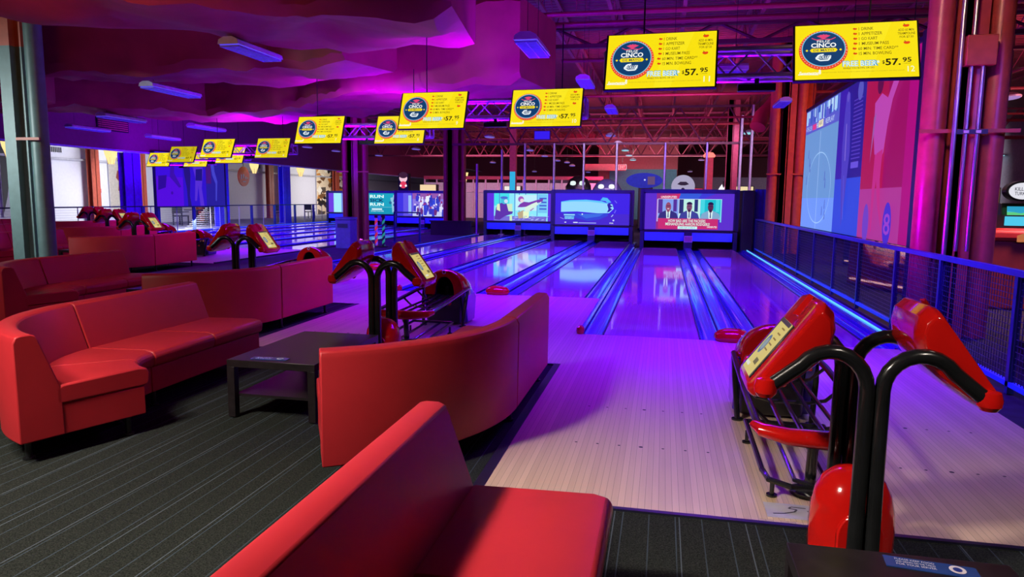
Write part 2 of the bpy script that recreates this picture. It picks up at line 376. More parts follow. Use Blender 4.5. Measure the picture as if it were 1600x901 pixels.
# ceiling, side walls, far hall
def ceiling_mat():
    m = mat('maroon_roof_deck', (.34, .04, .08), .55, var=.15); nt = m.node_tree; N = nt.nodes; L = nt.links
    g = N.new('ShaderNodeNewGeometry'); w = N.new('ShaderNodeTexWave'); w.bands_direction = 'Y'; w.inputs['Scale'].default_value = 1.3
    L.new(g.outputs['Position'], w.inputs['Vector']); bp = N.new('ShaderNodeBump'); bp.inputs['Strength'].default_value = 1; bp.inputs['Distance'].default_value = .06
    L.new(w.outputs['Fac'], bp.inputs['Height']); L.new(bp.outputs['Normal'], N['Principled BSDF'].inputs['Normal'])
    return m
b = MB(); b.box(-30, 20, YF, 75, 6.2, 6.35); struct('ceiling', b, ceiling_mat())
b = MB(); b.box(-20.4, -20.1, YF, 62, 3.25, 6.2); struct('wall_left', b, M_wallpurple)
b = MB(); b.box(-20.42, -20.08, YF, 62, 3.20, 3.25); struct('trim_8', b, mat('pale_violet_edge', (.4, .35, .8), .5))
b = MB(); b.box(-27.2, -27, YF, 75, -.2, 4.6); struct('wall_corridor', b, M_white)
b = MB(); b.box(-27, -26.8, YF, 75, 3.1, 3.2); b.box(-27, -26.85, YF, 75, 3.9, 4.0); struct('trim_9', b, mat('grey_wall_trim', (.4, .4, .44), .6))
b = MB(); b.box(-27.2, -20.4, YF, 75, 4.6, 4.7); struct('ceiling_corridor', b, M_white)
b = MB(); b.box(-30, 20, 74, 74.3, -.2, 6.2); struct('wall_back', b, mat('maroon_back_wall', (.16, .03, .05), .7))
b = MB(); b.box(19.8, 20, YF, 74, -.2, 6.2); struct('wall_right', b, mat('grey_hall_wall', (.22, .2, .26), .7))
b = MB(); b.box(-30, 20, YF-.2, YF, -.2, 6.2); struct('wall_front', b, M_wallpurple)
# walls of the staggered lane machinery, towards the dark walkway
for k in (2,):
    x, y = PO(k)
    b = MB(); b.box(x-.33, x-.27, y, y+LE+2, -.2, .03); struct('trim_10', b, M_trim)
x, y = PO(3); b = MB(); b.box(x+LP-.27, x+LP-.21, y-4.6, y+LE, -.2, .03); struct('trim_11', b, M_trim)

# ------------------------------------------------------------ lane end screens and masks
YS, SW, ZT, ZB = 15.23, 2.83, 1.78, .578
def pic_talk():
    p = Pic(SW-.10, ZT-ZB-.06)
    p.rect(0, 1, 0, 1, (92, 48, 205)); p.rect(.13, .52, 0, 1, (150, 45, 130)); p.poly([(.4, 1), (.64, 1), (.58, .78), (.35, .78)], (52, 90, 215))
    p.poly([(.64, 1), (.80, 1), (.58, .78)], (60, 60, 215)); p.poly([(.17, .93), (.40, .99), (.38, .84), (.17, .86)], (205, 45, 100))
    p.text('UNDISPUTED', .18, .36, .87, .93, (245, 245, 250), .03)
    p.rect(.145, .865, .30, .85, (220, 230, 250))
    for i, (bg, suit, skin, hair, bg2) in enumerate([((130, 160, 235), (52, 48, 120), (150, 75, 95), None, (85, 50, 150)), ((190, 240, 225), (60, 66, 150), (130, 75, 100), (35, 20, 50), (40, 50, 110)), ((20, 190, 205), (130, 170, 205), (85, 45, 70), (25, 20, 60), (70, 215, 225))]):
        u0 = .15+i*.238; u1 = u0+.232; c = (u0+u1)/2
        p.rect(u0, u1, .31, .84, bg); p.rect(u0, u0+.05, .45, .84, bg2); p.rect(u1-.06, u1-.02, .5, .84, bg2)
        p.poly([(u0, .31), (u0+.02, .45), (c-.03, .53), (c+.03, .53), (u1-.02, .45), (u1, .31)], suit)
        p.poly([(c-.025, .53), (c+.025, .53), (c+.018, .31), (c-.018, .31)], (225, 250, 245))
        p.poly([(c-.005, .50), (c+.005, .50), (c+.007, .33), (c-.007, .33)], (40, 60, 120))
        p.ell(c, .63, .031, skin, .125); p.rect(c-.015, c+.015, .49, .55, skin)
        if hair: p.ell(c, .70, .033, hair, .07, a0=0, a1=180); 
        p.rect(c-.022, c+.022, .645, .66, (45, 25, 60)); p.ell(c, .575, .013, (235, 220, 230) if i == 0 else (70, 30, 60), .012)
        if i: p.ell(c, .53, .018, (40, 20, 45), .022)
    p.rect(.135, .15, .22, .84, (190, 170, 240)); p.rect(.85, .865, .22, .84, (120, 220, 235))
    p.rect(.155, .83, .02, .31, (200, 45, 110))
    p.text('HOW BAD ARE THE PACKERS', .27, .69, .205, .285, (215, 250, 235), .03)
    p.text('MISHANDLING AARON RODGERS?', .24, .74, .115, .195, (215, 250, 235), .03)
    p.rect(.38, .60, .02, .095, (205, 250, 245)); p.text('OPEN FOR COWBOYS', .40, .58, .04, .075, (70, 120, 150))
    p.text('UNDISPUTED', .71, .82, .06, .11, (245, 245, 250), .03, .0); return p
def pic_road():
    p = Pic(SW-.10, ZT-ZB-.06)
    p.rect(0, 1, 0, 1, (62, 36, 228)); p.rect(0, 1, 0, .35, (70, 42, 205))
    p.poly([(.08, .42), (.15, .37), (.4, .36), (.7, .38), (.72, .30), (.6, .17), (.45, .12), (.33, .18), (.12, .33)], (52, 70, 215))
    p.poly([(.30, .34), (.66, .36), (.6, .27), (.42, .2)], (60, 110, 225))
    p.poly([(.61, .78), (.64, .88), (.70, .86), (.755, .72), (.70, .70), (.68, .76)], (80, 185, 245))
    p.poly([(.08, .73), (.2, .78), (.42, .80), (.62, .76), (.72, .68), (.66, .60), (.08, .63)], (95, 200, 250))
    p.poly([(.08, .71), (.25, .74), (.45, .74), (.69, .68), (.77, .66), (.79, .52), (.73, .38), (.58, .37), (.30, .42), (.08, .40)], (150, 218, 255))
    p.poly([(.70, .66), (.74, .69), (.75, .62), (.78, .6), (.74, .55), (.77, .5), (.73, .42), (.70, .40), (.72, .5), (.71, .58)], (45, 35, 160))
    p.line([(.80, .78), (.83, .70)], .03, (110, 110, 245)); p.line([(.82, .48), (.80, .38)], .03, (110, 110, 245)); p.line([(.785, .33), (.76, .26)], .03, (170, 190, 250))
    p.rect(.12, .27, .29, .33, (150, 225, 250)); p.rect(.13, .26, .17, .27, (90, 170, 235)); p.text('DAYTONA\nLAP TIME 1.07', .135, .25, .17, .26, (170, 235, 250))
    p.line([(.07, .22), (.12, .17)], .02, (150, 160, 240)); p.rect(.13, .155, .055, .08, (235, 240, 250)); p.rect(.25, .31, .05, .08, (225, 235, 250)); p.rect(.32, .56, .04, .07, (150, 160, 240))
    p.ell(.79, .15, .012, (200, 210, 250)); p.text('FOX', .74, .79, .035, .08, (240, 245, 250), .03); p.ell(.37, .335, .01, (210, 235, 250)); return p
def pic_west():
    p = Pic(SW-.10, ZT-ZB-.06)
    p.rect(0, 1, 0, 1, (98, 48, 225)); p.rect(.11, .95, 0, 1, (140, 235, 250)); p.rect(.11, .35, .55, 1, (70, 225, 235)); p.rect(.11, .93, 0, .17, (120, 110, 215))
    for u in (.19, .43, .50, .60, .78): p.rect(u, u+.012, .18, 1, (85, 130, 215))
    p.rect(.80, .94, .30, .98, (120, 200, 245)); 
    for v in (.42, .54, .66, .80): p.rect(.82, .93, v, v+.05, (65, 90, 205))
    p.rect(.45, .78, .38, .95, (195, 240, 250)); p.rect(.24, .40, .3, .62, (205, 235, 200))
    p.poly([(.12, .05), (.14, .45), (.17, .60), (.24, .66), (.31, .62), (.34, .35), (.41, .34), (.40, .26), (.28, .16), (.20, .03)], (95, 52, 170))
    p.poly([(.15, .4), (.21, .34), (.20, .62), (.16, .6)], (230, 240, 190)); p.ell(.275, .74, .055, (70, 190, 220)); p.ell(.27, .84, .06, (75, 110, 210), .05); p.ell(.30, .71, .03, (205, 225, 245))
    p.poly([(.48, .50), (.52, .62), (.58, .70), (.66, .68), (.80, .78), (.88, .82), (.87, .72), (.70, .60), (.62, .52), (.55, .50)], (125, 60, 170))
    p.ell(.535, .79, .045, (170, 90, 190)); p.ell(.55, .74, .03, (235, 215, 220)); p.poly([(.48, .30), (.58, .4), (.58, .12), (.50, .08)], (190, 170, 130))
    p.poly([(.60, .50), (.70, .62), (.78, .70), (.80, .60), (.68, .36), (.60, .30)], (220, 245, 225)); p.poly([(.57, .35), (.66, .36), (.66, .12), (.57, .08)], (235, 250, 200))
    p.poly([(.66, .40), (.72, .50), (.74, .46), (.69, .36)], (170, 130, 190)); p.line([(.62, .32), (.85, .70)], .035, (210, 240, 225))
    for i in range(26):
        u = .36+.6*random.random(); v = .02+.22*random.random(); p.line([(u, v), (u+.04, v+.03*random.random())], .02, random.choice([(160, 170, 240), (80, 70, 190), (195, 220, 250)]))
    p.rect(.36, .40, .0, .2, (205, 235, 200)); return p
def pic_ball():
    p = Pic(SW-.10, ZT-ZB-.06)
    p.rect(0, 1, 0, 1, (62, 52, 225)); p.rect(.12, .28, 0, 1, (98, 85, 230)); p.rect(.22, .28, .1, .9, (155, 190, 245)); p.rect(.30, 1, 0, 1, (140, 120, 220)); p.rect(.30, 1, 0, .2, (195, 205, 250)); p.rect(.3, 1, .75, 1, (150, 90, 170))
    random.seed(3)
    for i in range(46):
        u = .34+.60*random.random(); v = .12+.72*random.random(); s = .02+.02*random.random()
        c = random.choice([(225, 225, 250), (235, 240, 252), (60, 60, 200), (50, 70, 215), (50, 60, 190), (110, 45, 120)])
        p.poly([(u-s, v-.16), (u+s*.4, v-.18), (u+s, v), (u+.2*s, v+.1), (u-s, v+.05)], c); p.ell(u, v+.12, .018, random.choice([(160, 50, 110), (45, 50, 180), (215, 205, 245)]))
    return p
def pic_run():
    p = Pic(SW-.10, ZT-ZB-.06)
    p.rect(0, 1, 0, 1, (25, 165, 190)); p.rect(0, .10, 0, 1, (40, 140, 220)); p.rect(0, 1, .0, .35, (20, 150, 180))
    for t, v in (('RUN', .77), ('SICK', .58), ('RUN', .39)): p.text(t, .22, .52, v, v+.15, (215, 250, 245) if t == 'RUN' else (10, 60, 95), .09)
    p.line([(.05, .33), (.98, .33)], .012, (150, 230, 240)); p.rect(.26, .48, .20, .27, (225, 245, 250)); p.text('SWEETWATER', .24, .52, .11, .17, (200, 240, 245), .03)
    p.ell(.76, .86, .04, (175, 215, 235)); p.poly([(.69, .45), (.66, .78), (.72, .82), (.80, .82), (.86, .78), (.84, .45), (.79, .35), (.80, .10), (.77, .05), (.76, .35), (.73, .05), (.70, .10)], (145, 200, 225))
    p.ell(.66, .55, .03, (30, 110, 150)); p.ell(.88, .55, .03, (30, 110, 150)); p.poly([(.72, .6), (.8, .6), (.78, .8), (.74, .8)], (35, 95, 130)); p.rect(.72, .80, .40, .5, (30, 90, 130)); return p
def pic_pale():
    p = Pic(SW-.10, ZT-ZB-.06)
    p.rect(0, 1, 0, 1, (130, 225, 245)); p.rect(0, .12, 0, 1, (110, 60, 225)); p.rect(.12, .30, 0, 1, (165, 235, 250)); p.rect(.30, .45, 0, 1, (120, 150, 230)); p.rect(.6, 1, 0, 1, (60, 200, 215)); p.rect(.7, .95, .2, .8, (130, 235, 235)); return p
scr = [('showing three men in suits above a red caption', pic_talk), ('showing a pale blue curved road picture', pic_road), ('showing a man aiming a rifle', pic_west), ('showing a huddle of football players', pic_ball), ('teal, with a runner beside large words', pic_run), ('pale cyan, half hidden by the red column', pic_pale)]
for k in range(6):
    x, y = PO(k); xs = x+1.41-(.22 if k > 2 else 0); y0 = y+YS
    e = empty('projection_screen', (xs, y0, 0), label='lane end projection screen '+scr[k][0], cat='screen', group='screens above the lane ends')
    b = MB(); b.box(-SW/2, SW/2, -.02, .10, ZB, ZB+.03); b.box(-SW/2, SW/2, -.02, .10, ZT-.03, ZT+.04); b.box(-SW/2, -SW/2+.05, -.02, .1, ZB, ZT); b.box(SW/2-.05, SW/2, -.02, .1, ZB, ZT)
    b.box(-SW/2-.10, SW/2+.10, .10, .16, ZB, ZT+.10); b.box(-1.52, -1.42, .02, .3, ZB, ZT+.08); b.box(1.42, 1.52, .02, .3, ZB, ZT+.08); b.build('frame', M_darkblue, e)
    p = scr[k][1](); o = p.build('picture', e); o.location = (0, .06, (ZT+ZB)/2)
    m = empty('pinsetter_mask', (xs, y0, 0), label='blue pin opening mask below the screen '+scr[k][0].replace(' above a red caption', ''), cat='pinsetter mask', group='blue masks over the pin pits')
    so = .22 if k > 2 else 0
    for sx in (-1, 1):
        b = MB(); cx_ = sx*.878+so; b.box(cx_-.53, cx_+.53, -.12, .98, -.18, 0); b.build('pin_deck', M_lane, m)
        b = MB(); b.box(cx_-.77, cx_-.54, -.12, .98, -.16, -.06); b.box(cx_+.54, cx_+.77, -.12, .98, -.16, -.06); b.build('pit_gutter', M_gut, m)
        b = MB(); b.box(min(sx*.12, sx*1.36), max(sx*.12, sx*1.36), .0, .06, .245, .515); b.build('mask_panel', M_maskblue, m, bevel=.01)
    b = MB(); b.box(-1.5, 1.5, .02, .12, .50, .56); b.box(-.11, .11, -.02, .1, .23, .56); b.box(-.13, .13, -.12, .5, -.1, .40); b.box(-1.5, -1.38, .0, .3, -.1, .56); b.box(1.38, 1.5, .0, .3, -.1, .56); b.build('housing', M_darkblue, m)
    b = MB(); b.box(-1.48, 1.48, 1.6, 1.7, -.3, .56); b.box(-1.48, -1.44, .3, 1.6, -.3, .56); b.box(1.44, 1.48, .3, 1.6, -.3, .56); b.box(-1.48, 1.48, .3, 1.7, .52, .56); b.build('pit_curtain', M_matte, m)
    b = MB(); b.box(-.10, .12, -.135, -.12, .24, .40); b.box(-.12, .14, -.13, -.12, .22, .42, 1); b.build('ball_door_sign', [mat('pale_pink_sign', (.30, .08, .25), .5), mat('sign_frame', (.35, .25, .5), .5)], m)
b = MB(); b.box(3.0, 3.35, 15.0, 17.2, -.1, 1.86)
tag(b.build('machine_cabinet', M_matte, bevel=.02), 'tall black cabinet closing the right end of the lane masks', 'cabinet')
b = MB()
for i in range(14):
    xa = 3.40+i*.065; b.loft([[(xa, 15.4-.03*(i % 2), -.0), (xa+.065, 15.4-.03*((i+1) % 2), 0), (xa+.065, 15.43-.03*((i+1) % 2), 0), (xa, 15.43-.03*(i % 2), 0)], [(xa, 15.4-.03*(i % 2), 1.9), (xa+.065, 15.4-.03*((i+1) % 2), 1.9), (xa+.065, 15.43-.03*((i+1) % 2), 1.9), (xa, 15.43-.03*(i % 2), 1.9)]], 0, False)
tag(b.build('pleated_curtain', mat('blue_curtain', (.03, .03, .35), .8)), 'dark blue pleated curtain at the far end of the mesh fence', 'curtain')

# ------------------------------------------------------------ columns with pipes
def column(x, y, label, left=True, right=True, base=M_orange, top=None, s=.36, zt=6.2, pr=.16):
    e = empty('steel_column', (x, y, 0), label=label, cat='column', group=None)
    h = s/2; t = .035
    def H(z0, z1, m):
        b = MB(); b.box(-h, h, -h, -h+t, z0, z1); b.box(-h, h, h-t, h, z0, z1); b.box(-t/2, t/2, -h, h, z0, z1)
        b.box(-h, -t/2-.02, -h+.0, -h+.08, z0, z1); return b.build('beam', m, e)
    if top: 
        for z0, z1, m in ((0, 3.66, base), (3.66, zt, top)):
            b = MB(); b.box(-h-.04, h-.10, -h, h, z0, z1); b.box(h-.10, h, -h+.10, h-.1, z0, z1); b.build('beam', m, e)
    else: H(0, zt, base)
    for sx, on in ((-1, left), (1, right)):
        if on: 
            b = MB(); b.cyl((sx*(h+.17), .02, -.0), (sx*(h+.17), .02, zt), pr, n=24); b.build('round_pipe', base if on is True else on, e)
            b = MB(); b.box(sx*(h+.17)-.2, sx*(h+.17)+.2, -.20, -.17, 2.3, 2.34); b.build('strap', M_orange, e)
    return e
c = column(3.87, 1.0, 'thick red pipes around a brown steel column beside the mesh fence, nearest on the right', base=mat('maroon_column', (.42, .07, .08), .35), s=.26, pr=.132)
b = MB(); b.cyl((-.05, -.24, 1.0), (-.05, -.24, 4.4), .02); b.cyl((.06, -.24, 1.0), (.06, -.24, 3.25), .02); b.cyl((-.17, -.25, .5), (-.17, -.25, 6), .025, mi=0); b.build('conduit', M_steel, c)
b = MB(); b.box(-.13, .17, -.30, -.18, 3.0, 3.32); b.build('junction_box', M_orange, c, bevel=.01)
b = MB(); b.box(-.16, .16, -.26, -.245, 2.28, 2.33); b.box(-.08, -.03, -.27, -.26, 2.29, 2.32, 1); b.box(.04, .09, -.27, -.26, 2.29, 2.32, 1); b.build('conduit_clamp', [M_black, M_fix], c)
column(4.08, 14.3, 'bright orange red column pipes beyond the left end of the big hanging screen')
column(3.7, 27.5, 'dark red steel column behind the screens, right of the red beacon', False, False, base=M_ceil_steel, s=.5)
column(-9.05, 13.4, 'purple lit red column and pipes in front of the teal screen', base=M_pipe, s=.34, pr=.10)
column(-9.05, 24.5, 'dark purple column and pipes left of the man with a rifle screen', base=M_pipe, s=.5, pr=.13)
column(-8.80, 1.05, 'large grey green column with red upper part in the left lounge', left=False, right=True, base=M_teal, top=M_orange, s=.26, pr=.12)

# ------------------------------------------------------------ trusses and lane monitors
def promo():
    w = .985; p = Pic(w, w*.5625, .0004)
    Y = (250, 226, 18); p.rect(0, 1, 0, 1, Y); p.poly([(.55, 1), (.8, 1), (.6, 0), (.45, 0)], (252, 232, 30))
    cu, cv = .235, .53; rw = .205
    p.ell(cu, cv, rw, (235, 75, 40), n=48)
    for i in range(48): p.ell(cu+(rw-.010)*math.cos(2*PI*i/48), cv+(rw-.010)*w/(w*.5625)*math.sin(2*PI*i/48), .0045, (250, 205, 190), n=6)
    p.ell(cu, cv, rw-.022, (120, 200, 225), n=48); p.ell(cu, cv, rw-.030, (18, 62, 110), n=48)
    for a in (-50, -25, 0, 25, 50):
        p.poly([(cu+.004*math.cos(R(90+a)), cv+.175), (cu-.016+.055*math.sin(R(a)), cv+.22+.03*math.cos(R(a))), (cu+.05*math.sin(R(a)), cv+.205+.065*math.cos(R(a))), (cu+.016+.055*math.sin(R(a)), cv+.22+.03*math.cos(R(a)))], (230, 70, 120))
    p.line([(cu-.10, cv+.20), (cu-.06, cv+.165), (cu, cv+.18), (cu+.06, cv+.165), (cu+.10, cv+.20)], .008, (230, 70, 120))
    p.text('FELIZ', cu-.055, cu+.055, cv+.115, cv+.155, (250, 250, 245), .03); p.text('CINCO', cu-.105, cu+.105, cv+.02, cv+.105, (255, 255, 252), .06)
    p.poly([(cu-.115, cv-.03), (cu-.10, cv-.065), (cu+.10, cv-.065), (cu+.115, cv-.03), (cu+.10, cv+.005), (cu-.10, cv+.005)], Y); p.ell(cu-.14, cv-.03, .012, Y, n=4); p.ell(cu+.14, cv-.03, .012, Y, n=4)
    p.text('DE MAYO', cu-.085, cu+.085, cv-.052, cv-.01, (30, 60, 90), .02)
    p.line([(cu+.055, cv-.15), (cu+.04, cv-.215), (cu-.03, cv-.22), (cu-.065, cv-.18), (cu-.04, cv-.12), (cu+.0, cv-.11)], .014, (240, 250, 255)); p.text('ROLLER', cu-.055, cu+.06, cv-.19, cv-.13, (240, 250, 255), .05, .01)
    T = (95, 75, 15)
    for i, t in enumerate(['1 DRINK', '1 APPETIZER', '1 GO KART', '1 MUSEUM PASS', '60 MIN. TIME CARD**', '15 MIN. BOWLING']):
        v = .835-i*.092; n = [.12, .19, .15, .24, .32, .26][i]; u = [.525, .525, .525, .525, .518, .522][i]
        p.text(t, u, u+n, v, v+.055, T, .01); p.ell(u-.03, v+.03, .017, (225, 75, 25), .020, n=10, a0=150, a1=400); p.poly([(u-.045, v+.03), (u-.04, v+.05), (u-.02, v+.035)], (200, 40, 20))
    for v in (.88, .57): p.ell(.905, v, .026, (230, 70, 25), .030, n=14, a0=150, a1=400); p.poly([(.89, v+.01), (.885, v+.04), (.90, v+.02)], (120, 110, 40))
    for t, v, u0, u1 in (('ADD 60 MIN.', .775, .84, .97), ('TRAMPOLINE', .71, .835, .975), ('FOR $7.50', .645, .85, .96)): p.text(t, u0, u1, v, v+.045, T, .01)
    p.text('FREE BEER', .385, .675, .17, .275, (90, 165, 200), .08); p.text('FREE BEER*', .39, .685, .175, .27, (225, 248, 252), .03); p.text('WHILE YOU BOWL OR 2X1', .39, .64, .125, .155, (110, 90, 20), .03)
    p.text('$', .705, .725, .19, .26, (35, 30, 15), .04); p.text('57.', .73, .85, .165, .285, (35, 30, 15), .06); p.text('95', .865, .935, .215, .30, (35, 30, 15), .05); p.text('+ 2 BANDS', .865, .93, .185, .20, (70, 60, 20))
    p.text('VALID ON MAY 5, 2021', .15, .32, .12, .14, (170, 150, 40)); p.text('TAX NOT INCLUDED. MUST BE 21 OR OVER TO DRINK. SOME ITEMS SUBJECT TO AVAILABILITY AND PRICE CHANGES.', .22, .88, .06, .08, (160, 140, 40))
    p.text('Sweetwater', .02, .19, .035, .10, (250, 252, 245), .04, .015); p.line([(.02, .045), (.19, .035)], .006, (250, 252, 245)); p.text('8', .19, .21, .04, .13, (250, 252, 245), .06); return p
promo_me = None
tvs = [(12, 2.21, -1.1, 2.845), (11, .54, -1.1, 2.81), (10, -1.02, 1.92, 2.78), (9, -2.66, 1.92, 2.77), (8, -4.30, 4.94, 2.80), (7, -5.95, 4.94, 2.81), (6, -9.79, 9.76, 2.82), (5, -11.46, 9.76, 2.82), (4, -13.05, 12.78, 2.82), (3, -14.80, 12.78, 2.85), (2, -16.45, 15.8, 2.84), (1, -18.03, 15.8, 2.85)]
onames = ['rightmost of the row', 'second from the right', 'third from the right', 'fourth from the right', 'fifth from the right, partly behind another', 'sixth from the right', 'seventh from the right', 'eighth from the right', 'behind the eighth one', 'dimmer, third from the left', 'partly hidden below the dimmer ones', 'leftmost of all']
for i, (n, tx, ty, tz) in enumerate(tvs):
    g = '' if i > 1 else ' with number %d in its corner' % n
    tl = R({12: 24, 5: 24, 4: 24, 3: 24, 2: 24, 1: 24}.get(n, 20))
    e = empty('lane_monitor', (tx, ty, tz), -.055, label='hanging yellow lane monitor%s, %s' % (g, onames[i]), cat='monitor', group='yellow monitors hung over the lanes')
    fr = bpy.data.objects.new('tilt', None) if False else None
    rot = (-tl, 0, 0)
    b = MB(); b.box(-.51, .51, .0, .045, -.287, .287); b.build('frame', M_black, e, bevel=.006, rot=rot)
    if promo_me is None: o = promo().build('picture', e); promo_me = o.data
    elif n in (3, 6): o = promo().build('picture', e, glow=.62 if n == 3 else .85)
    else: o = bpy.data.objects.new('picture', promo_me); COL.objects.link(o); o.parent = e
    o.rotation_euler = rot
    if n >= 1:
        p = Pic(.985, .554, .0004); p.n = 110; s_ = str(n); p.text(s_, .90, .90+.028*len(s_), .04, .14, (245, 248, 225), .0); o = p.build('lane_number', e); o.rotation_euler = rot
    b = MB(); b.box(-.02, .02, .04, .14, -.05, .05); b.cyl((0, .14, -.05), (0, .14, .22), .02); b.build('mount', M_black, e)
for k in range(6):
    x, y = PO(k)
    yt = tvs[2*k][2]+.28; xc = (tvs[2*k][1]+tvs[2*k+1][1])/2
    e = empty('lighting_truss', (xc, yt, 2.80), label='silver box truss carrying the yellow monitors over the %s lane pair' % ['rightmost', 'second', 'third', 'fourth', 'fifth', 'farthest'][k], cat='truss', group='trusses carrying the lane monitors')
    b = MB(); L = 1.35; hh = .12; w = .12
    for z in (-hh, hh):
        for yy in (-w, w): b.tube([(-L, yy, z), (L, yy, z)], .026, n=10)
    b.build('chord', M_alu, e)
    b = MB(); n = 12
    for i in range(n):
        xa = -L+2*L*i/n; xb = xa+2*L/n; za, zb_ = (-hh, hh) if i % 2 else (hh, -hh)
        b.tube([(xa, -w, za), (xb, -w, zb_)], .010, n=6); b.tube([(xa, w, -za), (xb, w, -zb_)], .010, n=6); b.tube([(xa, -w, -hh), (xb, w, -hh)] if i % 2 else [(xa, w, -hh), (xb, -w, -hh)], .009, n=6)
    for xa in (-L, L):
        for z in (-hh, hh): b.tube([(xa, -w, z), (xa, w, z)], .02, n=6)
        for yy in (-w, w): b.tube([(xa, yy, -hh), (xa, yy, hh)], .02, n=6)
    b.build('brace', M_alu, e)
    b = MB()
    for xa in (-1.0, 1.0): b.tube([(xa, 0, hh), (xa, 0, 6.18-2.80 if k in (0, 4, 5) else 1.15)], .008, n=6)
    b.build('hanger', M_black, e)
    b = empty('blacklight_bar', (xc+.05, yt-.05, 2.58), label='small black lamp bar clamped under the truss of the %s lane pair' % ['rightmost', 'second', 'third', 'fourth', 'fifth', 'farthest'][k], cat='stage light', group='black lamp bars under the trusses')
    q = MB(); q.box(-.17, .17, -.04, .04, -.035, .035); q.build('body', M_black, b, bevel=.008)
    q = MB(); q.box(-.02, .02, -.015, .015, .03, .10); q.build('clamp', M_black, b)

# ------------------------------------------------------------ sectional sofas
def sofa(name_label, loc, mirror=False, group='red sectional sofas', far=False):
    e = empty('sectional_sofa', loc, label=name_label, cat='sofa', group=group)
    sg = -1 if mirror else 1; RO, LS, TH = (1.2, 1.4, 70) if mirror else (1.5, 1.3, 61)
    def st(t):                                  # station t: 0..LS straight, then arc degrees
        if t <= LS: return Vector((0, -t)), Vector((-1, 0))
        a = R(t-LS); return Vector((-RO+RO*math.cos(a), -LS-RO*math.sin(a))), Vector((-math.cos(a), math.sin(a)))
    def sweep(prof, ts, b):
        rings = []
        for t in ts:
            p, n = st(t); rings.append([(sg*(p.x+n.x*d), p.y+n.y*d, z) for d, z in prof])
        b.loft(rings, 0, False); return b
    back = [(0, .12), (-.005, .70), (.012, .735), (.04, .742), (.09, .742), (.118, .73), (.13, .70), (.235, .40), (.24, .12)]
    seat = [(.20, .305), (.20, .40), (.24, .42), (.70, .43), (.755, .418), (.775, .385), (.765, .32), (.745, .305)]
    base = [(.20, .12), (.20, .303), (.735, .303), (.735, .12)]
    arc = [LS+.001+i*TH/24*.9999 for i in range(25)]; half = len(arc)//2
    for nm, pr, segs, bv in (('backrest', back, [[0, LS-.004], [LS+.4]+arc[1:]], .008), ('seat_cushion', seat, [[0, LS/2-.003], [LS/2+.003, LS-.003], [LS+.5]+arc[1:half+1], arc[half:half+1]+arc[half+1:]], .012), ('base', base, [[.005, LS-.004], [LS+.4]+arc[1:-1]+[arc[-1]-.3]], .006)):
        for sgm in segs: sweep(pr, sgm, MB()).build(nm, M_vinyl, e, bevel=bv)
    for t, d in ((.08, .08), (.08, .66), (LS-.1, .08), (LS-.1, .66), (LS+35, .08), (LS+35, .62), (LS+TH-6, .08), (LS+TH-6, .64)):
        p, n = st(t); q = p+n*d; b = MB(); b.cyl((sg*q.x, q.y, .0), (sg*q.x, q.y, .12), .018); b.cyl((sg*q.x, q.y, -.006), (sg*q.x, q.y, .006), .032); b.build('leg', M_black, e)
    return e
SR = ['in the second bay, seen from behind, curved end nearest', 'in the third lounge bay, its back facing the dark walkway steps', 'in the fourth lounge bay, purple lit', 'in the fifth lounge bay', 'in the farthest lounge bay']
SL = ['with big curved corner seat at the left edge', 'in the third lounge bay, behind the big corner sofa', 'in the fourth lounge bay, right behind the grey green column', 'in the fifth lounge bay, beyond the column', 'in the farthest lounge bay on the left']
for k in range(1, 6):
    dx, dy = PO(k); dx += LP; dy -= LN
    sofa('red vinyl sectional sofa '+SR[k-1], (-.305+dx, -2.11+dy-(.2 if k == 2 else 0), 0))
    sofa('red vinyl sectional sofa '+SL[k-1], (-3.66+dx, -2.28+dy, 0), True)
sofa('red vinyl sofa in the right foreground, flat seat and straight back seen from behind', (-.30, -5.43, 0), True)

# ------------------------------------------------------------ low tables
def table(k, loc, label):
    e = empty('coffee_table', loc, label=label, cat='table', group='dark coffee tables')
    b = MB(); b.box(-.33, .33, -.55, .55, .355, .405); b.build('table_top', M_table, e, bevel=.002)
    for sx in (-1, 1):
        for sy in (-1, 1): b = MB(); b.box(sx*.303-.027, sx*.303+.027, sy*.523-.027, sy*.523+.027, 0, .355); b.build('leg', M_table, e, bevel=.001)
    b = MB(); b.box(-.29, .29, -.51, .51, .14, .158); b.build('shelf', M_table, e)
    return e
for k in range(6):
    dx, dy = PO(k)
    table(k, (-1.97+LP+dx, -3.16-LN+dy, 0), 'dark coffee table with shelf %s' % ['at the bottom right edge before the nearest scoring posts', 'between the big corner sofa and the curved sofa', 'in the third lounge bay', 'in the fourth lounge bay', 'in the fifth lounge bay', 'in the farthest lounge bay'][k])
def card(loc, rz, label, w=.26, d=.07):
    e = empty('table_card', loc, rz, label=label, cat='card')
    b = MB(); b.box(-w/2, w/2, -d/2, d/2, 0, .003); b.build('card', mat('blue_print_card', (.02, .07, .30), .25, coat=.5), e)
    p = Pic(w, d, .0003); p.text('SEARCH FOR SERVICE', .22, .62, .66, .82, (1, 1, 1)); p = Pic(w, d, .0003)
    for i, t in enumerate(['PLEASE KEEP FOOD', 'AND DRINKS ON THE TABLES', 'FOR YOUR SERVER']): p.text(t, .12, .55, .68-.24*i, .84-.24*i, (200, 210, 230), .02)
    p.ell(.78, .5, .09, (230, 225, 235), .36); p.ell(.78, .5, .05, (40, 60, 150), .2)
    o = p.mb.build('print', [mat('card_ink_%d%d%d' % c, lin(c), .4) for c in p.cols], e); o.rotation_euler = (-PI/2, 0, 0); o.location = (0, 0, .004)
card((1.47, -5.70, .406), R(-6), 'blue printed card lying on the dark table at the bottom right')
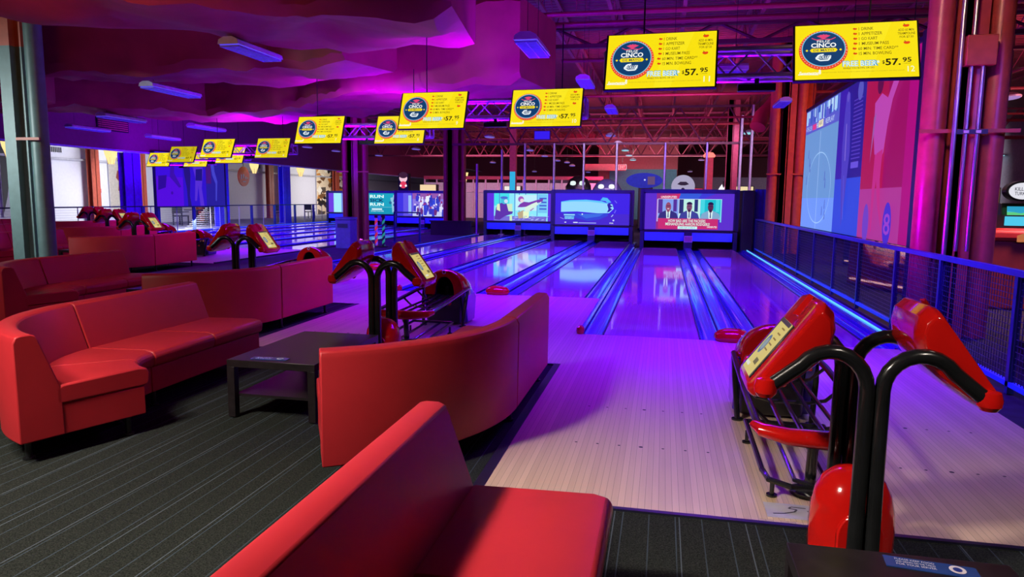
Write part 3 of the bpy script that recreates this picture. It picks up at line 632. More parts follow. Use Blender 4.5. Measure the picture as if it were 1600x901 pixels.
card((-2.02, -3.62, .406), R(4), 'glossy printed card on the front edge of the middle coffee table')

# ------------------------------------------------------------ scoring consoles
def console(loc, label):
    e = empty('scoring_console', loc, label=label, cat='bowling console', group='red scoring consoles')
    b = MB(); b.lathe((0, .085, 0), [(.160, 0), (.168, .05), (.170, .16), (.165, .24), (.150, .31), (.122, .365), (.08, .40), (.04, .413), (.0, .417)], 0, 40, 1, .93); b.build('base_dome', M_gloss, e)
    b = MB(); n = 14
    ar = [(.09*math.cos(PI*i/n), .17+.10*math.sin(PI*i/n)) for i in range(n+1)]; poly = [(.09, 0.01)]+ar+[(-.09, .01)]
    b.prism([(x*1.0, z) for x, z in poly], -.076, -.03, 0); b.build('base_cover', M_gloss, e, bevel=.006)
    for yy in (-.11, .30):
        for sx in (-1, 1):
            pts = [(sx*.033, yy, 0), (sx*.030, yy, .4), (sx*.028, yy, .80)]
            cx = .165; rr = .137
            for i in range(1, 10): a = PI-i*(PI*.80)/9; pts.append((sx*(cx+rr*math.cos(a)), yy, .80+rr*1.05*math.sin(a)))
            pts.append((sx*.385, yy, .795))
            b = MB(); b.tube(pts, .030, n=14); b.build('post_tube', M_tube, e)
    for sx in (-1, 1):
        t = empty('terminal', (0, 0, 0)); t.parent = e
        # face plane from upper inner to lower outer; normal outward and up
        p0 = Vector((sx*.19, 0, 1.11)); p1 = Vector((sx*.45, 0, .755)); d = (p1-p0); L = d.length; d.normalize()
        nrm = Vector((sx*-d.z*sx*sx, 0, 0)); nrm = Vector((abs(d.z)*sx, 0, abs(d.x)))
        cy = .095
        def pt(s, y, h): return p0+d*(s*L)+Vector((0, cy+y, 0))+nrm*h
        prof = [(-.04, .012), (.02, .032), (.98, .032), (1.04, .008), (1.05, -.02), (1.0, -.045), (.85, -.075), (.65, -.105), (.42, -.125), (.22, -.118), (.08, -.085), (-.02, -.04)]
        rings = []
        for y, sc in ((-.205, .70), (-.198, .84), (-.165, .965), (-.13, 1), (.13, 1), (.165, .965), (.198, .84), (.205, .70)):
            rings.append([pt(.48+(s-.48)*sc, y, -.03+(h+.03)*(sc if h < 0 else sc)) for s, h in prof])
        b = MB(); b.loft(rings, 0, False); sh = b.build('shell', M_gloss, e, bevel=.006)
        # raised screen bezel, screen, and yellow trim
        def quad(s0, s1, w0, w1, h0, h1):
            q = MB(); q.loft([[pt(s0, -w0, h), pt(s0, w0, h), pt(s1, w1, h), pt(s1, -w1, h)] for h in (h0, h1)], 0, False); return q
        quad(.30, .93, .125, .125, .02, .036).build('bezel', M_black, sh, bevel=.002)
        q = Pic(.215, .275, .0005); c1 = (225, 205, 120) 
        q.rect(0, 1, 0, 1, c1); q.ell(.25, .5, .17, (90, 120, 150), .18); q.ell(.25, .5, .12, (150, 165, 170), .12)
        for i in range(5): q.rect(.5, .8, .85-.1*i, .875-.1*i, (150, 120, 60))
        q.rect(.55, .85, .18, .28, (120, 110, 70)); q.rect(.08, .45, .08, .14, (235, 235, 220)); q.rect(0, 1, .93, 1, (70, 60, 70))
        pic = q.build('display', sh, glow=.85)
        # orient picture: its u along y, v up the slope, normal outwards
        U = Vector((0, sx*-1.0, 0)) if sx < 0 else Vector((0, 1, 0)); U = Vector((0, -1, 0)) if sx < 0 else Vector((0, 1, 0))
        V = -d; Nn = nrm; m = Matrix.Identity(4); c = pt(.615, 0, .0365)
        for i in range(3): m[i][0] = U[i]; m[i][1] = -Nn[i]; m[i][2] = V[i]; m[i][3] = c[i]
        pic.matrix_local = m
        b = MB(); b.loft([[pt(-.02, -.03, .031), pt(.2, -.05, .031), pt(.22, 0, .045), pt(-.02, 0, .045)], [pt(-.02, .03, .031), pt(.2, .05, .031), pt(.22, 0, .046), pt(-.02, 0, .046)]], 0, False)
        b.build('crest', M_gloss, sh)
        for yy in (-.11, .30):
            q = MB(); q.lathe((sx*.405, yy, .745), [(.0, 0), (.03, .002), (.044, .02), (.046, .045), (.038, .075), (0, .085)], 0, 16); q.build('socket', M_gloss, sh)
        bpy.data.objects.remove(t)
    return e
CN = ['nearest on the right, with two red touch terminals', 'beyond the middle coffee table, yellow screen facing right', 'in the third lounge bay beyond the purple sofa back', 'in the fourth lounge bay', 'in the fifth lounge bay', 'in the farthest lounge bay']
con = None
def deep(o):
    c = copy_tree(o); return c
for k in range(6):
    dx, dy = PO(k)
    if con is None: con = console((1.452+dx, -4.95+dy, 0), 'red and black scoring console '+CN[0])
    else:
        c = copy_tree(con); c.location = (1.452+dx, -4.95+dy, 0); c['label'] = 'red and black scoring console '+CN[k]

# ------------------------------------------------------------ ball returns
def ball_return(loc, label):
    e = empty('ball_return', loc, label=label, cat='ball return', group='ball returns')
    # hood
    def arch(w, h, z0, y, n=16, lean=0): return [(w*math.cos(PI*i/n)*(1 if True else 0), y, z0+h*math.sin(PI*i/n)**.8) for i in range(n+1)]
    b = MB(); st = [(0, .245, .30, .37), (.06, .262, .31, .365), (.2, .27, .30, .35), (.38, .24, .25, .34), (.52, .16, .16, .33), (.58, .02, .03, .33)]
    b.loft([arch(w, h, z, y) for y, w, h, z in st], 0, True, False, closed=False)
    o1 = arch(.245, .30, .37, 0); o2 = arch(.118, .215, .37, .004)
    b.loft([o1, arch(.235, .29, .37, -.018), arch(.125, .222, .37, -.018), o2], 0, False, False, closed=False)
    b.build('hood', M_gloss, e)
    b = MB(); b.loft([o2, arch(.112, .205, .37, .25)], 0, True, False, closed=False); b.add(arch(.112, .205, .37, .25), [tuple(range(17))], 0)
    b.box(-.02, .02, .1, .13, .37, .46); b.build('tunnel', M_matte, e)
    b = MB(); b.tube([(.02*math.cos(2*PI*i/14), -.024, .645+.02*math.sin(2*PI*i/14)) for i in range(14)], .005, closed=True, n=6); b.build('badge', M_fix, e)
    b = MB(); b.box(-.225, .20, .02, .46, .02, .37); b.build('motor_box', M_black, e, bevel=.02)
    b = MB(); b.cyl((.06, .02, .26), (.06, .008, .26), .022); b.build('button', mat('orange_button', (.6, .08, .02), .3), e)
    b = MB(); pr = [(-.02, .44), (.30, .42), (.50, .30), (.42, .02), (.12, .02), (.05, .20)]
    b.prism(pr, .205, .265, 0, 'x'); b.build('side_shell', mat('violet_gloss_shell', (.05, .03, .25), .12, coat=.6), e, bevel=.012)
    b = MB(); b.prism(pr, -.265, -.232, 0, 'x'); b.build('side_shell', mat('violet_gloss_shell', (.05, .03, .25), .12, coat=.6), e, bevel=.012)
    # rack
    b = MB()
    for sx in (-1, 1): b.tube([(sx*.275, .10, .445), (sx*.285, -.2, .44), (sx*.29, -.8, .405), (sx*.285, -1.35, .375), (sx*.26, -1.43, .37)], .021, n=10)
    for xx in (-.12, -.045, .045, .12): b.tube([(xx, 0, .36), (xx*1.1, -.5, .345), (xx*1.2, -1.3, .335), (xx*1.2, -1.38, .36)], .013, n=8)
    for yy, z in ((-.15, .33), (-.62, .315), (-1.1, .305)): b.tube([(-.285, yy, z+.09), (-.2, yy, z+.01), (-.1, yy, z-.01), (.1, yy, z-.01), (.2, yy, z+.01), (.285, yy, z+.09)], .012, n=8)
    b.build('ball_rails', M_tube, e)
    b = MB(); b.tube([(-.30, -1.36, .375), (-.27, -1.43, .368), (-.15, -1.485, .36), (0, -1.50, .36), (.15, -1.485, .36), (.27, -1.43, .368), (.30, -1.36, .375)], [.030, .044, .054, .058, .054, .044, .030], n=14, flat=.8); b.build('bumper', M_gloss, e)
    for sx in (-1, 1): b = MB(); b.tube([(sx*.275, .06, .44), (sx*.27, -.0, .30), (sx*.245, -.06, .0)], .02, n=10); b.cyl((sx*.245, -.06, 0), (sx*.245, -.06, .012), .04); b.build('leg', M_tube, e)
    b = MB()
    b.tube([(0, -1.36, .345), (0, -1.32, .25), (0, -1.30, .05)], [.05, .028, .028], n=12); b.lathe((0, -1.30, 0), [(.10, 0), (.10, .02), (.04, .05), (.03, .07)], 0, 20); b.build('centre_leg', M_tube, e)
    b = MB()
    for xx in (-.235, .235): b.tube([(xx, -.45, .115), (xx, -1.25, .09)], .016, n=8)
    b.tube([(-.235, -1.24, .09), (-.22, -1.38, .09), (-.12, -1.46, .09), (.12, -1.46, .09), (.22, -1.38, .09), (.235, -1.24, .09)], .016, n=8)
    for xx in (-.08, .08): b.tube([(xx, -.45, .10), (xx, -1.32, .075), (0, -1.38, .075)], .013, n=8)
    b.tube([(-.235, -.45, .115), (.235, -.45, .115)], .014, n=8)
    for p in ((-.235, -.55), (.235, -.55), (-.2, -1.38), (.2, -1.38)): b.cyl((p[0], p[1], .08), (p[0], p[1], 0), .012); b.cyl((p[0], p[1], .012), (p[0], p[1], 0), .028)
    b.build('lower_rack', M_tube, e)
    return e
BN = ['behind the nearest scoring console', 'on the second approach beyond the curved sofa', 'rising above the purple sofa back', 'in the fourth bay', 'in the fifth bay', 'in the farthest bay']
br = None
for k in range(6):
    dx, dy = PO(k); l = 'ball return with red hood and black rack '+BN[k]
    if br is None: br = ball_return((1.425+dx, -2.87+dy, 0), l)
    else: c = copy_tree(br); c.location = (1.425+dx, -2.87+dy, 0); c['label'] = l
# bare mat and maker's plate on the nearest approach
b = MB(); b.box(1.13, 1.36, -4.54, -2.9, .0, .002); tag(b.build('floor_guard', wood('pale_guard_board', (.62, .46, .22), (.74, .57, .30), .3)), 'pale yellow board panel on the floor left of the nearest ball return', 'floor panel')
e = empty('maker_plate', (1.36, -4.43, .002), 0, label='white plate with black script lettering on the floor before the nearest console', cat='floor plate')
b = MB(); b.box(-.19, .19, -.085, .085, 0, .003); b.build('plate', mat('silver_plate', (.5, .5, .52), .35), e)
q = Pic(.38, .17, .0004); q.line([(.08, .22), (.22, .28), (.36, .45), (.40, .62), (.30, .66), (.34, .78), (.52, .76)], .010, (10, 10, 10)); q.text('witch', .52, .95, .3, .75, (10, 10, 10), .03)
o = q.mb.build('lettering', [M_black], e); o.rotation_euler = (-PI/2, 0, 0); o.location = (0, 0, .0035)
# approach dots
for k in (0, 1):
    x, y = PO(k); b = MB()
    for lx in (x+LW/2, x+LW+GP+LW/2):
        for yy in (-3.66, -2.85): 
            for i in range(-3, 4): b.lathe((lx+i*.135, y+yy, .0008), [(0, 0), (.009 if i else .014, 0), (0, .0003)], 0, 8)
    struct('trim_%d' % (12+k), b, M_matte)

# ------------------------------------------------------------ mesh fence on the right and its banner screen
posts = [-4.8, -3.2, -1.66, -.04, 1.40, 3.05, 4.60, 6.22, 7.80, 9.40, 11.2, 13.0, 14.9]
e = empty('mesh_fence', (3.42, 5, 0), label='long dark blue steel mesh fence along the right edge of the lanes', cat='fence')
FX = 0
b = MB(); b.box(-.035, .035, posts[0]-5, posts[-1]-5, .955, 1.005); b.build('top_rail', mat('blue_lit_rail', (.05, .08, .32), .35), e, bevel=.004)
b = MB(); b.box(-.025, .025, posts[0]-5, posts[-1]-5, .06, .10); b.build('bottom_rail', mat('blue_reflection_rail', (.04, .14, .85), .3), e)  # blue reflection on the bottom rail put into its base colour
for y in posts: b = MB(); b.box(-.025, .025, y-5-.025, y-5+.025, 0, .955); b.build('post', M_rail, e)
for ya, yb in zip(posts, posts[1:]):
    b = MB(); ya -= 5; yb -= 5; n = int((yb-ya-.06)/.05)
    for i in range(1, n+1): y = ya+.03+(yb-ya-.06)*i/(n+1); b.box(-.0025, .0025, y-.0025, y+.0025, .10, .955)
    for i in range(1, 17): z = .10+.855*i/17; b.box(-.0025, .0025, ya+.025, yb-.025, z-.0025, z+.0025)
    for y in (ya+.035, yb-.035): b.box(-.01, .01, y-.01, y+.01, .10, .955)
    b.build('mesh_panel', M_fence, e)
def pic_court():
    p = Pic(6.95, 2.38, .0003)
    p.rect(0, 1, 0, 1, (96, 150, 235)); p.rect(0, .42, 0, 1, (104, 150, 212)); p.rect(0, .42, .0, .25, (110, 150, 245))
    p.rect(.42, .50, 0, 1, (52, 30, 170)); p.rect(.50, .66, 0, 1, (38, 26, 140)); p.rect(.42, .66, 0, .38, (45, 70, 215)); p.rect(.66, 1, 0, 1, (150, 12, 92)); p.rect(.66, .82, 0, 1, (168, 20, 76)); p.rect(.66, 1, 0, .30, (172, 52, 142)); p.rect(.94, 1, 0, 1, (170, 8, 120))
    p.rect(0, .42, .80, 1, (88, 92, 205))
    random.seed(5)
    for i in range(40):
        u = .40*random.random(); p.rect(u, u+.008+.012*random.random(), .87+.08*random.random(), .99, random.choice([(150, 200, 250), (60, 70, 180), (190, 220, 250), (50, 90, 190)]))
    p.rect(.11, .16, .815, .86, (220, 60, 140)); p.rect(.19, .25, .815, .87, (235, 225, 190)); p.text('4TH 2:31', .02, .10, .82, .86, (200, 220, 250)); p.text('98', .165, .185, .815, .86, (230, 240, 250)); p.text('REPLAY', .28, .38, .82, .86, (200, 220, 250)); p.text('HEAT', .20, .24, .83, .86, (60, 50, 120))
    p.rect(.225, .229, 0, .78, (165, 200, 250))
    for i in range(40):
        a0 = 2*PI*i/40; a1 = 2*PI*(i+1)/40; f = lambda a: (.235+.15*math.cos(a), .33+.28*math.sin(a)); p.line([f(a0), f(a1)], .016, (165, 205, 250)); p.n -= 1
    p.n += 1
    for u, v in ((.08, .62), (.10, .55), (.11, .50), (.31, .42), (.32, .36), (.33, .2), (.335, .12), (.3, .15), (.07, .4)): p.poly([(u-.004, v-.04), (u+.004, v-.03), (u+.003, v+.04), (u-.002, v+.03)], (70, 90, 190))
    # dim standing figure and louvred panel
    p.poly([(.50, .95), (.53, .95), (.545, .80), (.56, .55), (.54, .25), (.52, .05), (.50, .3), (.485, .6), (.49, .82)], (72, 60, 190)); p.ell(.515, .93, .012, (95, 80, 200)); p.line([(.515, .75), (.52, .50)], .03, (150, 130, 225)); p.line([(.52, .4), (.535, .1)], .03, (90, 90, 220))
    for i in range(16): p.rect(.575, .65, .50+.025*i, .508+.025*i, (80, 60, 185))
    p.ell(.625, .93, .022, (85, 85, 190)); p.rect(.58, .645, .44, .48, (100, 80, 215))
    # dancer
    sk = (190, 40, 130); p.ell(.775, .90, .020, (90, 15, 70)); p.poly([(.745, .80), (.79, .84), (.83, .80), (.90, 1), (.94, 1), (.86, .78), (.84, .66), (.825, .5), (.80, .45), (.765, .5), (.75, .62)], (185, 70, 175))
    p.poly([(.78, .50), (.82, .52), (.815, .35), (.83, .18), (.845, .12), (.84, .08), (.81, .20), (.79, .34)], sk); p.poly([(.745, .72), (.76, .74), (.745, .55), (.735, .45)], (150, 90, 170))
    p.poly([(.77, .50), (.80, .48), (.785, .28), (.78, .05), (.77, .04), (.765, .28)], sk)
    p.ell(.735, .09, .022, (110, 60, 190), .12); p.ell(.88, .10, .026, (70, 40, 200), .12); p.text('8', .86, .90, .04, .16, (150, 60, 200), .02); return p
e = empty('banner_screen', (3.53, 4.80, 0), 0, label='big hanging screen above the mesh fence with pale court, dim man and pink dancer panels', cat='projection screen')
p = pic_court(); o = p.build('picture', e); o.rotation_euler = (0, 0, -PI/2); o.location = (-.02, -.02, 2.20)
b = MB(); b.box(-.012, .012, -3.50, 3.52, 1.0, 3.42); b.build('backing', M_darkblue, e)
b = MB(); b.box(-.05, .05, -3.62, -3.50, .3, 3.5); b.box(-.05, .05, -3.74, -3.66, 1.0, 3.5); b.box(-.03, .03, -3.5, 3.52, 3.40, 3.46); b.build('frame', mat('black_side_frame', (.01, .012, .05), .4), e)
for y in (-3, 0, 3): b = MB(); b.tube([(0, y, 3.45), (0, y, 6.18)], .006, n=6); b.build('hanger', M_black, e)

# ------------------------------------------------------------ wrapped air ducts
def duct(label, pts, w, h, zb, amp=.10, flange=True, seed=0, cat='air duct'):
    P = []
    for (x0, y0), (x1, y1) in zip(pts, pts[1:]):
        n = max(2, int(math.hypot(x1-x0, y1-y0)/.22))
        for i in range(n): t = i/n; P.append((x0+(x1-x0)*t, y0+(y1-y0)*t))
    P.append(pts[-1])
    for _ in range(4): P = [P[0]]+[((P[i-1][0]+2*P[i][0]+P[i+1][0])/4, (P[i-1][1]+2*P[i][1]+P[i+1][1])/4) for i in range(1, len(P)-1)]+[P[-1]]
    cr = .09; sec = []
    nw = 10; nh = 6
    for i in range(nw+1): sec.append((-w/2+cr+(w-2*cr)*i/nw, 0))
    for i in range(nh+1): sec.append((w/2, cr+(h-2*cr)*i/nh))
    for i in range(nw+1): sec.append((w/2-cr-(w-2*cr)*i/nw, h))
    for i in range(nh+1): sec.append((-w/2, h-cr-(h-2*cr)*i/nh))
    rings = []
    for i, (x, y) in enumerate(P):
        a = P[max(i-1, 0)]; c = P[min(i+1, len(P)-1)]; t = Vector((c[0]-a[0], c[1]-a[1])).normalized(); nn = Vector((-t.y, t.x))
        ww = 1
        rg = []
        for s_, z in sec:
            q = Vector((x+nn.x*s_*ww, y+nn.y*s_*ww, zb+z)); ds = amp*(noise.noise(q*.9+Vector((seed, 0, 0)))+.45*noise.noise(q*2.6)+.2*noise.noise(q*6))
            edge = 0 if (i == 0 or i == len(P)-1) else 1
            rg.append((q.x+nn.x*ds*.5*edge*(1 if s_ > 0 else -1), q.y+nn.y*ds*.5*edge*(1 if s_ > 0 else -1), q.z+ds*1.3*edge-(.06*edge if z < .01 else 0)))
        rings.append(rg)
    e = empty('air_duct', (P[0][0], P[0][1], zb), label=label, cat=cat, group=None)
    b = MB(); b.loft([[(a-P[0][0], c-P[0][1], d-zb) for a, c, d in r_] for r_ in rings], 0, True); b.build('wrapped_duct', M_duct, e)
    return e
duct('huge purple wrapped air duct ending squarely above the middle monitors', [(-2.1, 1.6), (-4.4, 1.3), (-6.0, -.2), (-9, -3.8)], 2.3, 1.6, 3.82, .13)
duct('maroon wrapped air duct passing behind the first one', [(-4.6, 4.3), (-6.6, 4.9), (-8.4, 4.7), (-11.4, 4.3)], 1.5, 1.3, 3.85, .12, seed=3)
duct('long purple wrapped air duct with rounded end behind the square ended one', [(-1.85, 6.0), (-4.3, 6.4), (-7.6, 9.0), (-11.5, 10.3), (-14.5, 8.3), (-18.3, 4.8)], 2.1, 1.4, 3.72, .14, seed=7)
duct('maroon wrapped air duct stub at the upper left beside the column', [(-9.6, 2.2), (-11.6, .4), (-13.8, -1.6)], 2.3, 1.3, 3.62, .10, seed=12)
duct('maroon wrapped air duct over the left lounge near the bulkhead wall', [(-12.6, 5.4), (-14.5, 4.0), (-18.6, 1.6)], 2.4, 1.2, 3.60, .10, seed=15)

# ------------------------------------------------------------ roof steel
def joist(x, y0, y1, z0=5.45, z1=6.15):
    e = empty('roof_joist', (x, y0, z0)); L = y1-y0
    b = MB(); b.box(-.04, .04, 0, L, 0, .05); b.box(-.04, .04, 0, L, z1-z0-.05, z1-z0)
    n = int(L/1.0)
    for i in range(n):
        a = L*i/n; c = L*(i+1)/n; z = (0.02, z1-z0-.02) if i % 2 else (z1-z0-.02, .02)
        b.tube([(0, a, z[0]), (0, c, z[1])], .014, n=4)
    b.build('web_and_chords', M_ceil_steel, e); return e
jx = [-16.5, -14, -11.5, -9, -6.6, -4.3, -2.0, -.6, .9, 2.5, 4.2, 6.2, 8.4, 10.8, 13.2]
for i, x in enumerate(jx):
    e = joist(x, -4, 60); tag(e, 'maroon open web roof joist under the roof deck, %s from the left' % ['first', 'second', 'third', 'fourth', 'fifth', 'sixth', 'seventh', 'eighth', 'ninth', 'tenth', 'eleventh', 'twelfth', 'thirteenth', 'fourteenth', 'fifteenth'][i], 'roof joist', 'roof joists')
def girder(y, x0, x1, z0, z1, label):
    e = empty('roof_girder', (x0, y, z0), label=label, cat='roof girder')
    b = MB(); L = x1-x0; b.box(0, L, -.07, .07, 0, .09); b.box(0, L, -.07, .07, z1-z0-.09, z1-z0); n = int(L/.9)
    for i in range(n):
        a = L*i/n; c = L*(i+1)/n; z = (0.04, z1-z0-.04) if i % 2 else (z1-z0-.04, .04)
        b.tube([(a, 0, z[0]), (c, 0, z[1])], .035, n=5)
    b.build('web_and_chords', mat('dark_girder_paint', (.12, .015, .04), .5), e); return e
girder(22.3, -8.5, 4.0, 3.80, 5.35, 'dark zigzag roof girder across the hall above the white posts')
girder(40, -20, 19, 4.4, 6.1, 'faint second roof girder deeper in the hall')
girder(9.0, -2, 19, 5.0, 5.5, 'shallow maroon girder above the second yellow monitor row')
for i, (y, z, x0, x1, r) in enumerate([(6.5, 5.15, -2.2, 18, .05), (8.2, 5.35, -2.2, 18, .06), (11.5, 5.2, -2.2, 18, .05), (16, 4.9, -8, 18, .05), (19, 4.5, -8, 18, .04), (25, 4.9, -8, 18, .06), (30, 4.6, -8, 18, .06)]):
    b = MB(); b.tube([(x0-x0, 0, 0), (x1-x0, 0, 0)], r, n=10)
    for xx in range(1, int(x1-x0), 3): b.box(xx-.006, xx+.006, -.006, .006, 0, 6.14-z)
    o = b.build('sprinkler_pipe', M_pipe, loc=(x0, y, z)); tag(o, 'thin maroon sprinkler pipe crossing under the roof, %s' % ['nearest', 'second nearest, thicker', 'third from the viewer', 'above the middle of the lanes', 'near the lane end screens', 'just beyond the zigzag girder', 'farthest back'][i], 'pipe', 'sprinkler pipes')
e = empty('round_duct', (3.6, 15.5, 0), label='fat maroon round duct bending down beside the orange column', cat='air duct')
b = MB(); b.tube([(-.28, -.5, 3.75), (-.15, -.3, 4.1), (.15, .1, 4.4), (.4, .3, 4.8), (.4, .4, 6.15)], .24, n=16); b.build('bend', M_pipe, e)
b = MB(); b.tube([(1.05, -.6, 3.2), (1.05, -.6, 4.0), (1.1, -.3, 4.4), (1.2, 0, 4.8), (1.2, .4, 6.15)], .22, n=16); b.build('branch', M_orange, e)

# posts above the screens
for i, (x, z) in enumerate([(-7.3, 3.0), (-6.2, 3.6), (-5.2, 3.85), (-3.95, 3.85), (-2.7, 3.85), (-1.34, 3.85), (.61, 3.85), (2.25, 3.85), (3.55, 4.9), (3.95, 5.3)]):
    e = empty('support_post', (x, 22, 0), label='slim pale metal post rising behind the screens, %s' % ['left of the rifle screen', 'above the left part of the rifle screen', 'above the middle of the rifle screen', 'between the rifle screen and the road screen', 'above the road screen', 'right of the road screen', 'above the left of the three men', 'above the right of the three men', 'tall white one left of the orange column', 'tallest, touching the orange column'][i], cat='post', group='slim posts behind the screens')
    b = MB(); t = .045 if i < 8 else .055; b.box(-t, t, -t, -t+.02, 0, z); b.box(-t, -t+.015, -t, t, 0, z); b.box(t-.015, t, -t, t, 0, z); b.build('stud', mat('pale_post', (.62, .58, .66), .5) if i not in (6, 7) else mat('violet_post', (.35, .22, .7), .5), e)
    b = MB(); b.box(-.12, .12, -.12, .12, 0, .02); b.build('foot_plate', M_steel, e)

# ------------------------------------------------------------ hanging lamps
def lamp(loc, label, glow=(100, 80, 255), s=1., L=1.22, strength=.95, rz=0, hang=0):
    e = empty('strip_lamp', loc, rz, label=label, cat='ceiling lamp', group='hanging strip lamps')
    w = .16*s; b = MB(); prof = [(-w, 0), (-w*.9, .06), (-w*.4, .10), (w*.4, .10), (w*.9, .06), (w, 0)]
    b.loft([[(px, t, pz) for px, pz in prof] for t in (-L/2, L/2)], 0, False); b.build('housing', M_fix, e)
    b = MB(); b.box(-w*.9, w*.9, -L/2+.03, L/2-.03, -.012, .0); b.build('diffuser', emi(glow, strength), e)
    b = MB()
    for i in range(13): y = -L/2+.04+(L-.08)*i/12; b.box(-w*.92, w*.92, y-.004, y+.004, -.035, -.012)
    for i in range(3): x = -w*.9+w*.9*i; b.box(x-.004, x+.004, -L/2+.03, L/2-.03, -.035, -.012)
    b.build('louvre', mat('violet_louvre', (.30, .25, .8), .4), e)
    b = MB()
    for y in (-L*.35, L*.35): b.tube([(0, y, .1), (0, y, hang if hang else 6.18-loc[2])], .004, n=5)
    b.build('hanger', M_black, e); return e
lamp((-5.38, 1.75, 3.62), 'violet strip lamp hanging under the nearest left duct', L=1.2, hang=.16)
lamp((-9.2, 5.0, 3.60), 'violet strip lamp hanging farther left, above the third bay', L=1.5, hang=.16)
lamp((-13.45, 8.6, 3.50), 'thin violet strip lamp before the purple bulkhead, upper one', L=1.5, hang=.16)
lamp((-17.6, 12.0, 3.6), 'violet strip lamp nearest the grey green column', L=1.6)
lamp((-17.5, 15.4, 3.6), 'violet strip lamp below the dark wall vent', L=1.6)
lamp((-13.45, 12.2, 3.6), 'violet strip lamp above the leftmost monitors', L=1.6)
lamp((-1.25, 2.1, 3.62), 'violet strip lamp beside the end of the square duct', L=1.15)
lamp((-1.15, 8.0, 4.05), 'violet strip lamp behind monitor ten', L=1.2)
lamp((-.9, 12.5, 4.0), 'violet strip lamp seen right of monitor ten', L=1.2)
lamp((3.6, 12.4, 4.1), 'lamp in front of the orange column top', (105, 90, 240), L=1.3)
lamp((1.15, 3.6, 3.5), 'long pale violet tube lamp under monitor eleven', (120, 60, 190), s=.5, L=1.3, rz=PI/2)
far = [(765, 214), (801, 226), (828, 235), (851, 244), (871, 251), (886, 254), (954, 212), (966, 224), (977, 235), (983, 243), (989, 250), (894, 259), (919, 269), (835, 268), (770, 254), (650, 233), (592, 243), (525, 236), (480, 230), (1186, 190), (1170, 208), (1078, 268), (1096, 250), (1577, 153), (1557, 190), (1562, 243), (1518, 250)]
f_, C_ = 1109.6, Vector((0.6168, -8.0073, 1.5278))
lampz = 4.3
def ground(u, v, z):
    M = S.camera.matrix_world.to_3x3(); d = M @ Vector(((u-800)/f_, -(v-450.5)/f_, -1)); return C_+d*((z-C_.z)/d.z)
places = ['first of the left row above the rifle screen', 'second of the left row', 'third of the left row', 'fourth of the left row', 'fifth of the left row', 'sixth of the left row', 'first of the short row beside the exit sign', 'second of the short row', 'third of the short row', 'fourth of the short row', 'last of the short row', 'low one right of the left row', 'near the teal wall', 'low one above the rifle screen', 'left of the low ones', 'above the football screen', 'above the runner screen', 'left of the red column', 'farther left below the monitors', 'right of the tall posts, higher', 'right of the tall posts, lower', 'near the round sign', 'between the violet posts', 'at the right edge, upper', 'at the right edge, middle', 'at the right edge, low bright one', 'between the right pipes']
for i, (u, v) in enumerate(far):
    z = 4.3 if v < 256 else 4.0
    q = ground(u, v, z); 
    if q.y > 58: q = C_+(q-C_)*((58-C_.y)/(q.y-C_.y))
    bright = i in (8, 9, 10, 20, 25)
    e = empty('bay_lamp', tuple(q), label='small distant hall lamp, '+places[i], cat='ceiling lamp', group='distant hall lamps')
    b = MB(); b.lathe((0, 0, 0), [(.30, 0), (.29, .04), (.20, .10), (.08, .14), (0, .15)], 0, 14, .75, 1.6); b.build('housing', M_fix, e)
    b = MB(); b.lathe((0, 0, -.02), [(.27, 0), (.27, .02), (0, .02)], 0, 14, .75, 1.6); b.build('diffuser', emi((150, 225, 240) if bright else ((110, 95, 215) if u < 990 else (170, 130, 200)), .9), e)
    b = MB(); b.tube([(0, 0, .14), (0, 0, 6.2-q.z)], .01, n=5); b.build('hanger', M_black, e)

# ------------------------------------------------------------ left railing, banner, corridor
ys = [4, 6.2, 8.4, 10.6, 12.8, 15, 17.2, 18.1, 20.4, 22.8, 25, 27.2, 29.4, 31.6, 33.8, 36, 38.2, 40.4]
e = empty('railing', (-20.0, 20, 0), label='long dark railing with thin wires before the white corridor on the left', cat='railing')
b = MB(); b.box(-.035, .035, ys[0]-20, ys[-1]-20, 1.03, 1.08); b.build('top_rail', M_darkblue, e)
for y in ys: b = MB(); t = .035; b.box(-t, t, y-20-.08, y-20+.08, 0, 1.03); b.build('post', M_rail, e)
for ya, yb in zip(ys, ys[1:]):
    b = MB()
    for i in range(1, 12): z = 1.03*i/12; b.box(-.004, .004, ya-20+.08, yb-20-.08, z-.004, z+.004)
    ym = (ya+yb)/2-20; b.box(-.012, .012, ym-.012, ym+.012, 0, 1.03); b.build('wire_panel', mat('grey_wire', (.25, .25, .32), .5), e)
e = empty('banner_screen', (-19.9, 20.25, 0), label='blue lit hanging picture screen over the left railing with dim figures', cat='projection screen')
p = Pic(4.7, 2.25, .001); p.rect(0, 1, 0, 1, (62, 14, 235)); p.rect(.36, .70, 0, 1, (48, 18, 215)); p.rect(.70, 1, 0, 1, (38, 30, 160)); p.rect(0, .36, 0, .55, (88, 12, 235))
p.poly([(.36, 1), (.45, 1), (.47, .6), (.45, .2), (.47, 0), (.42, 0), (.41, .35), (.38, .6)], (35, 20, 130)); p.poly([(.53, 1), (.64, 1), (.66, .7), (.63, .35), (.66, 0), (.60, 0), (.58, .4), (.55, .1), (.52, .1), (.54, .55), (.50, .8)], (90, 50, 225)); p.poly([(.55, .72), (.65, .74), (.64, .5), (.54, .5)], (30, 20, 130))
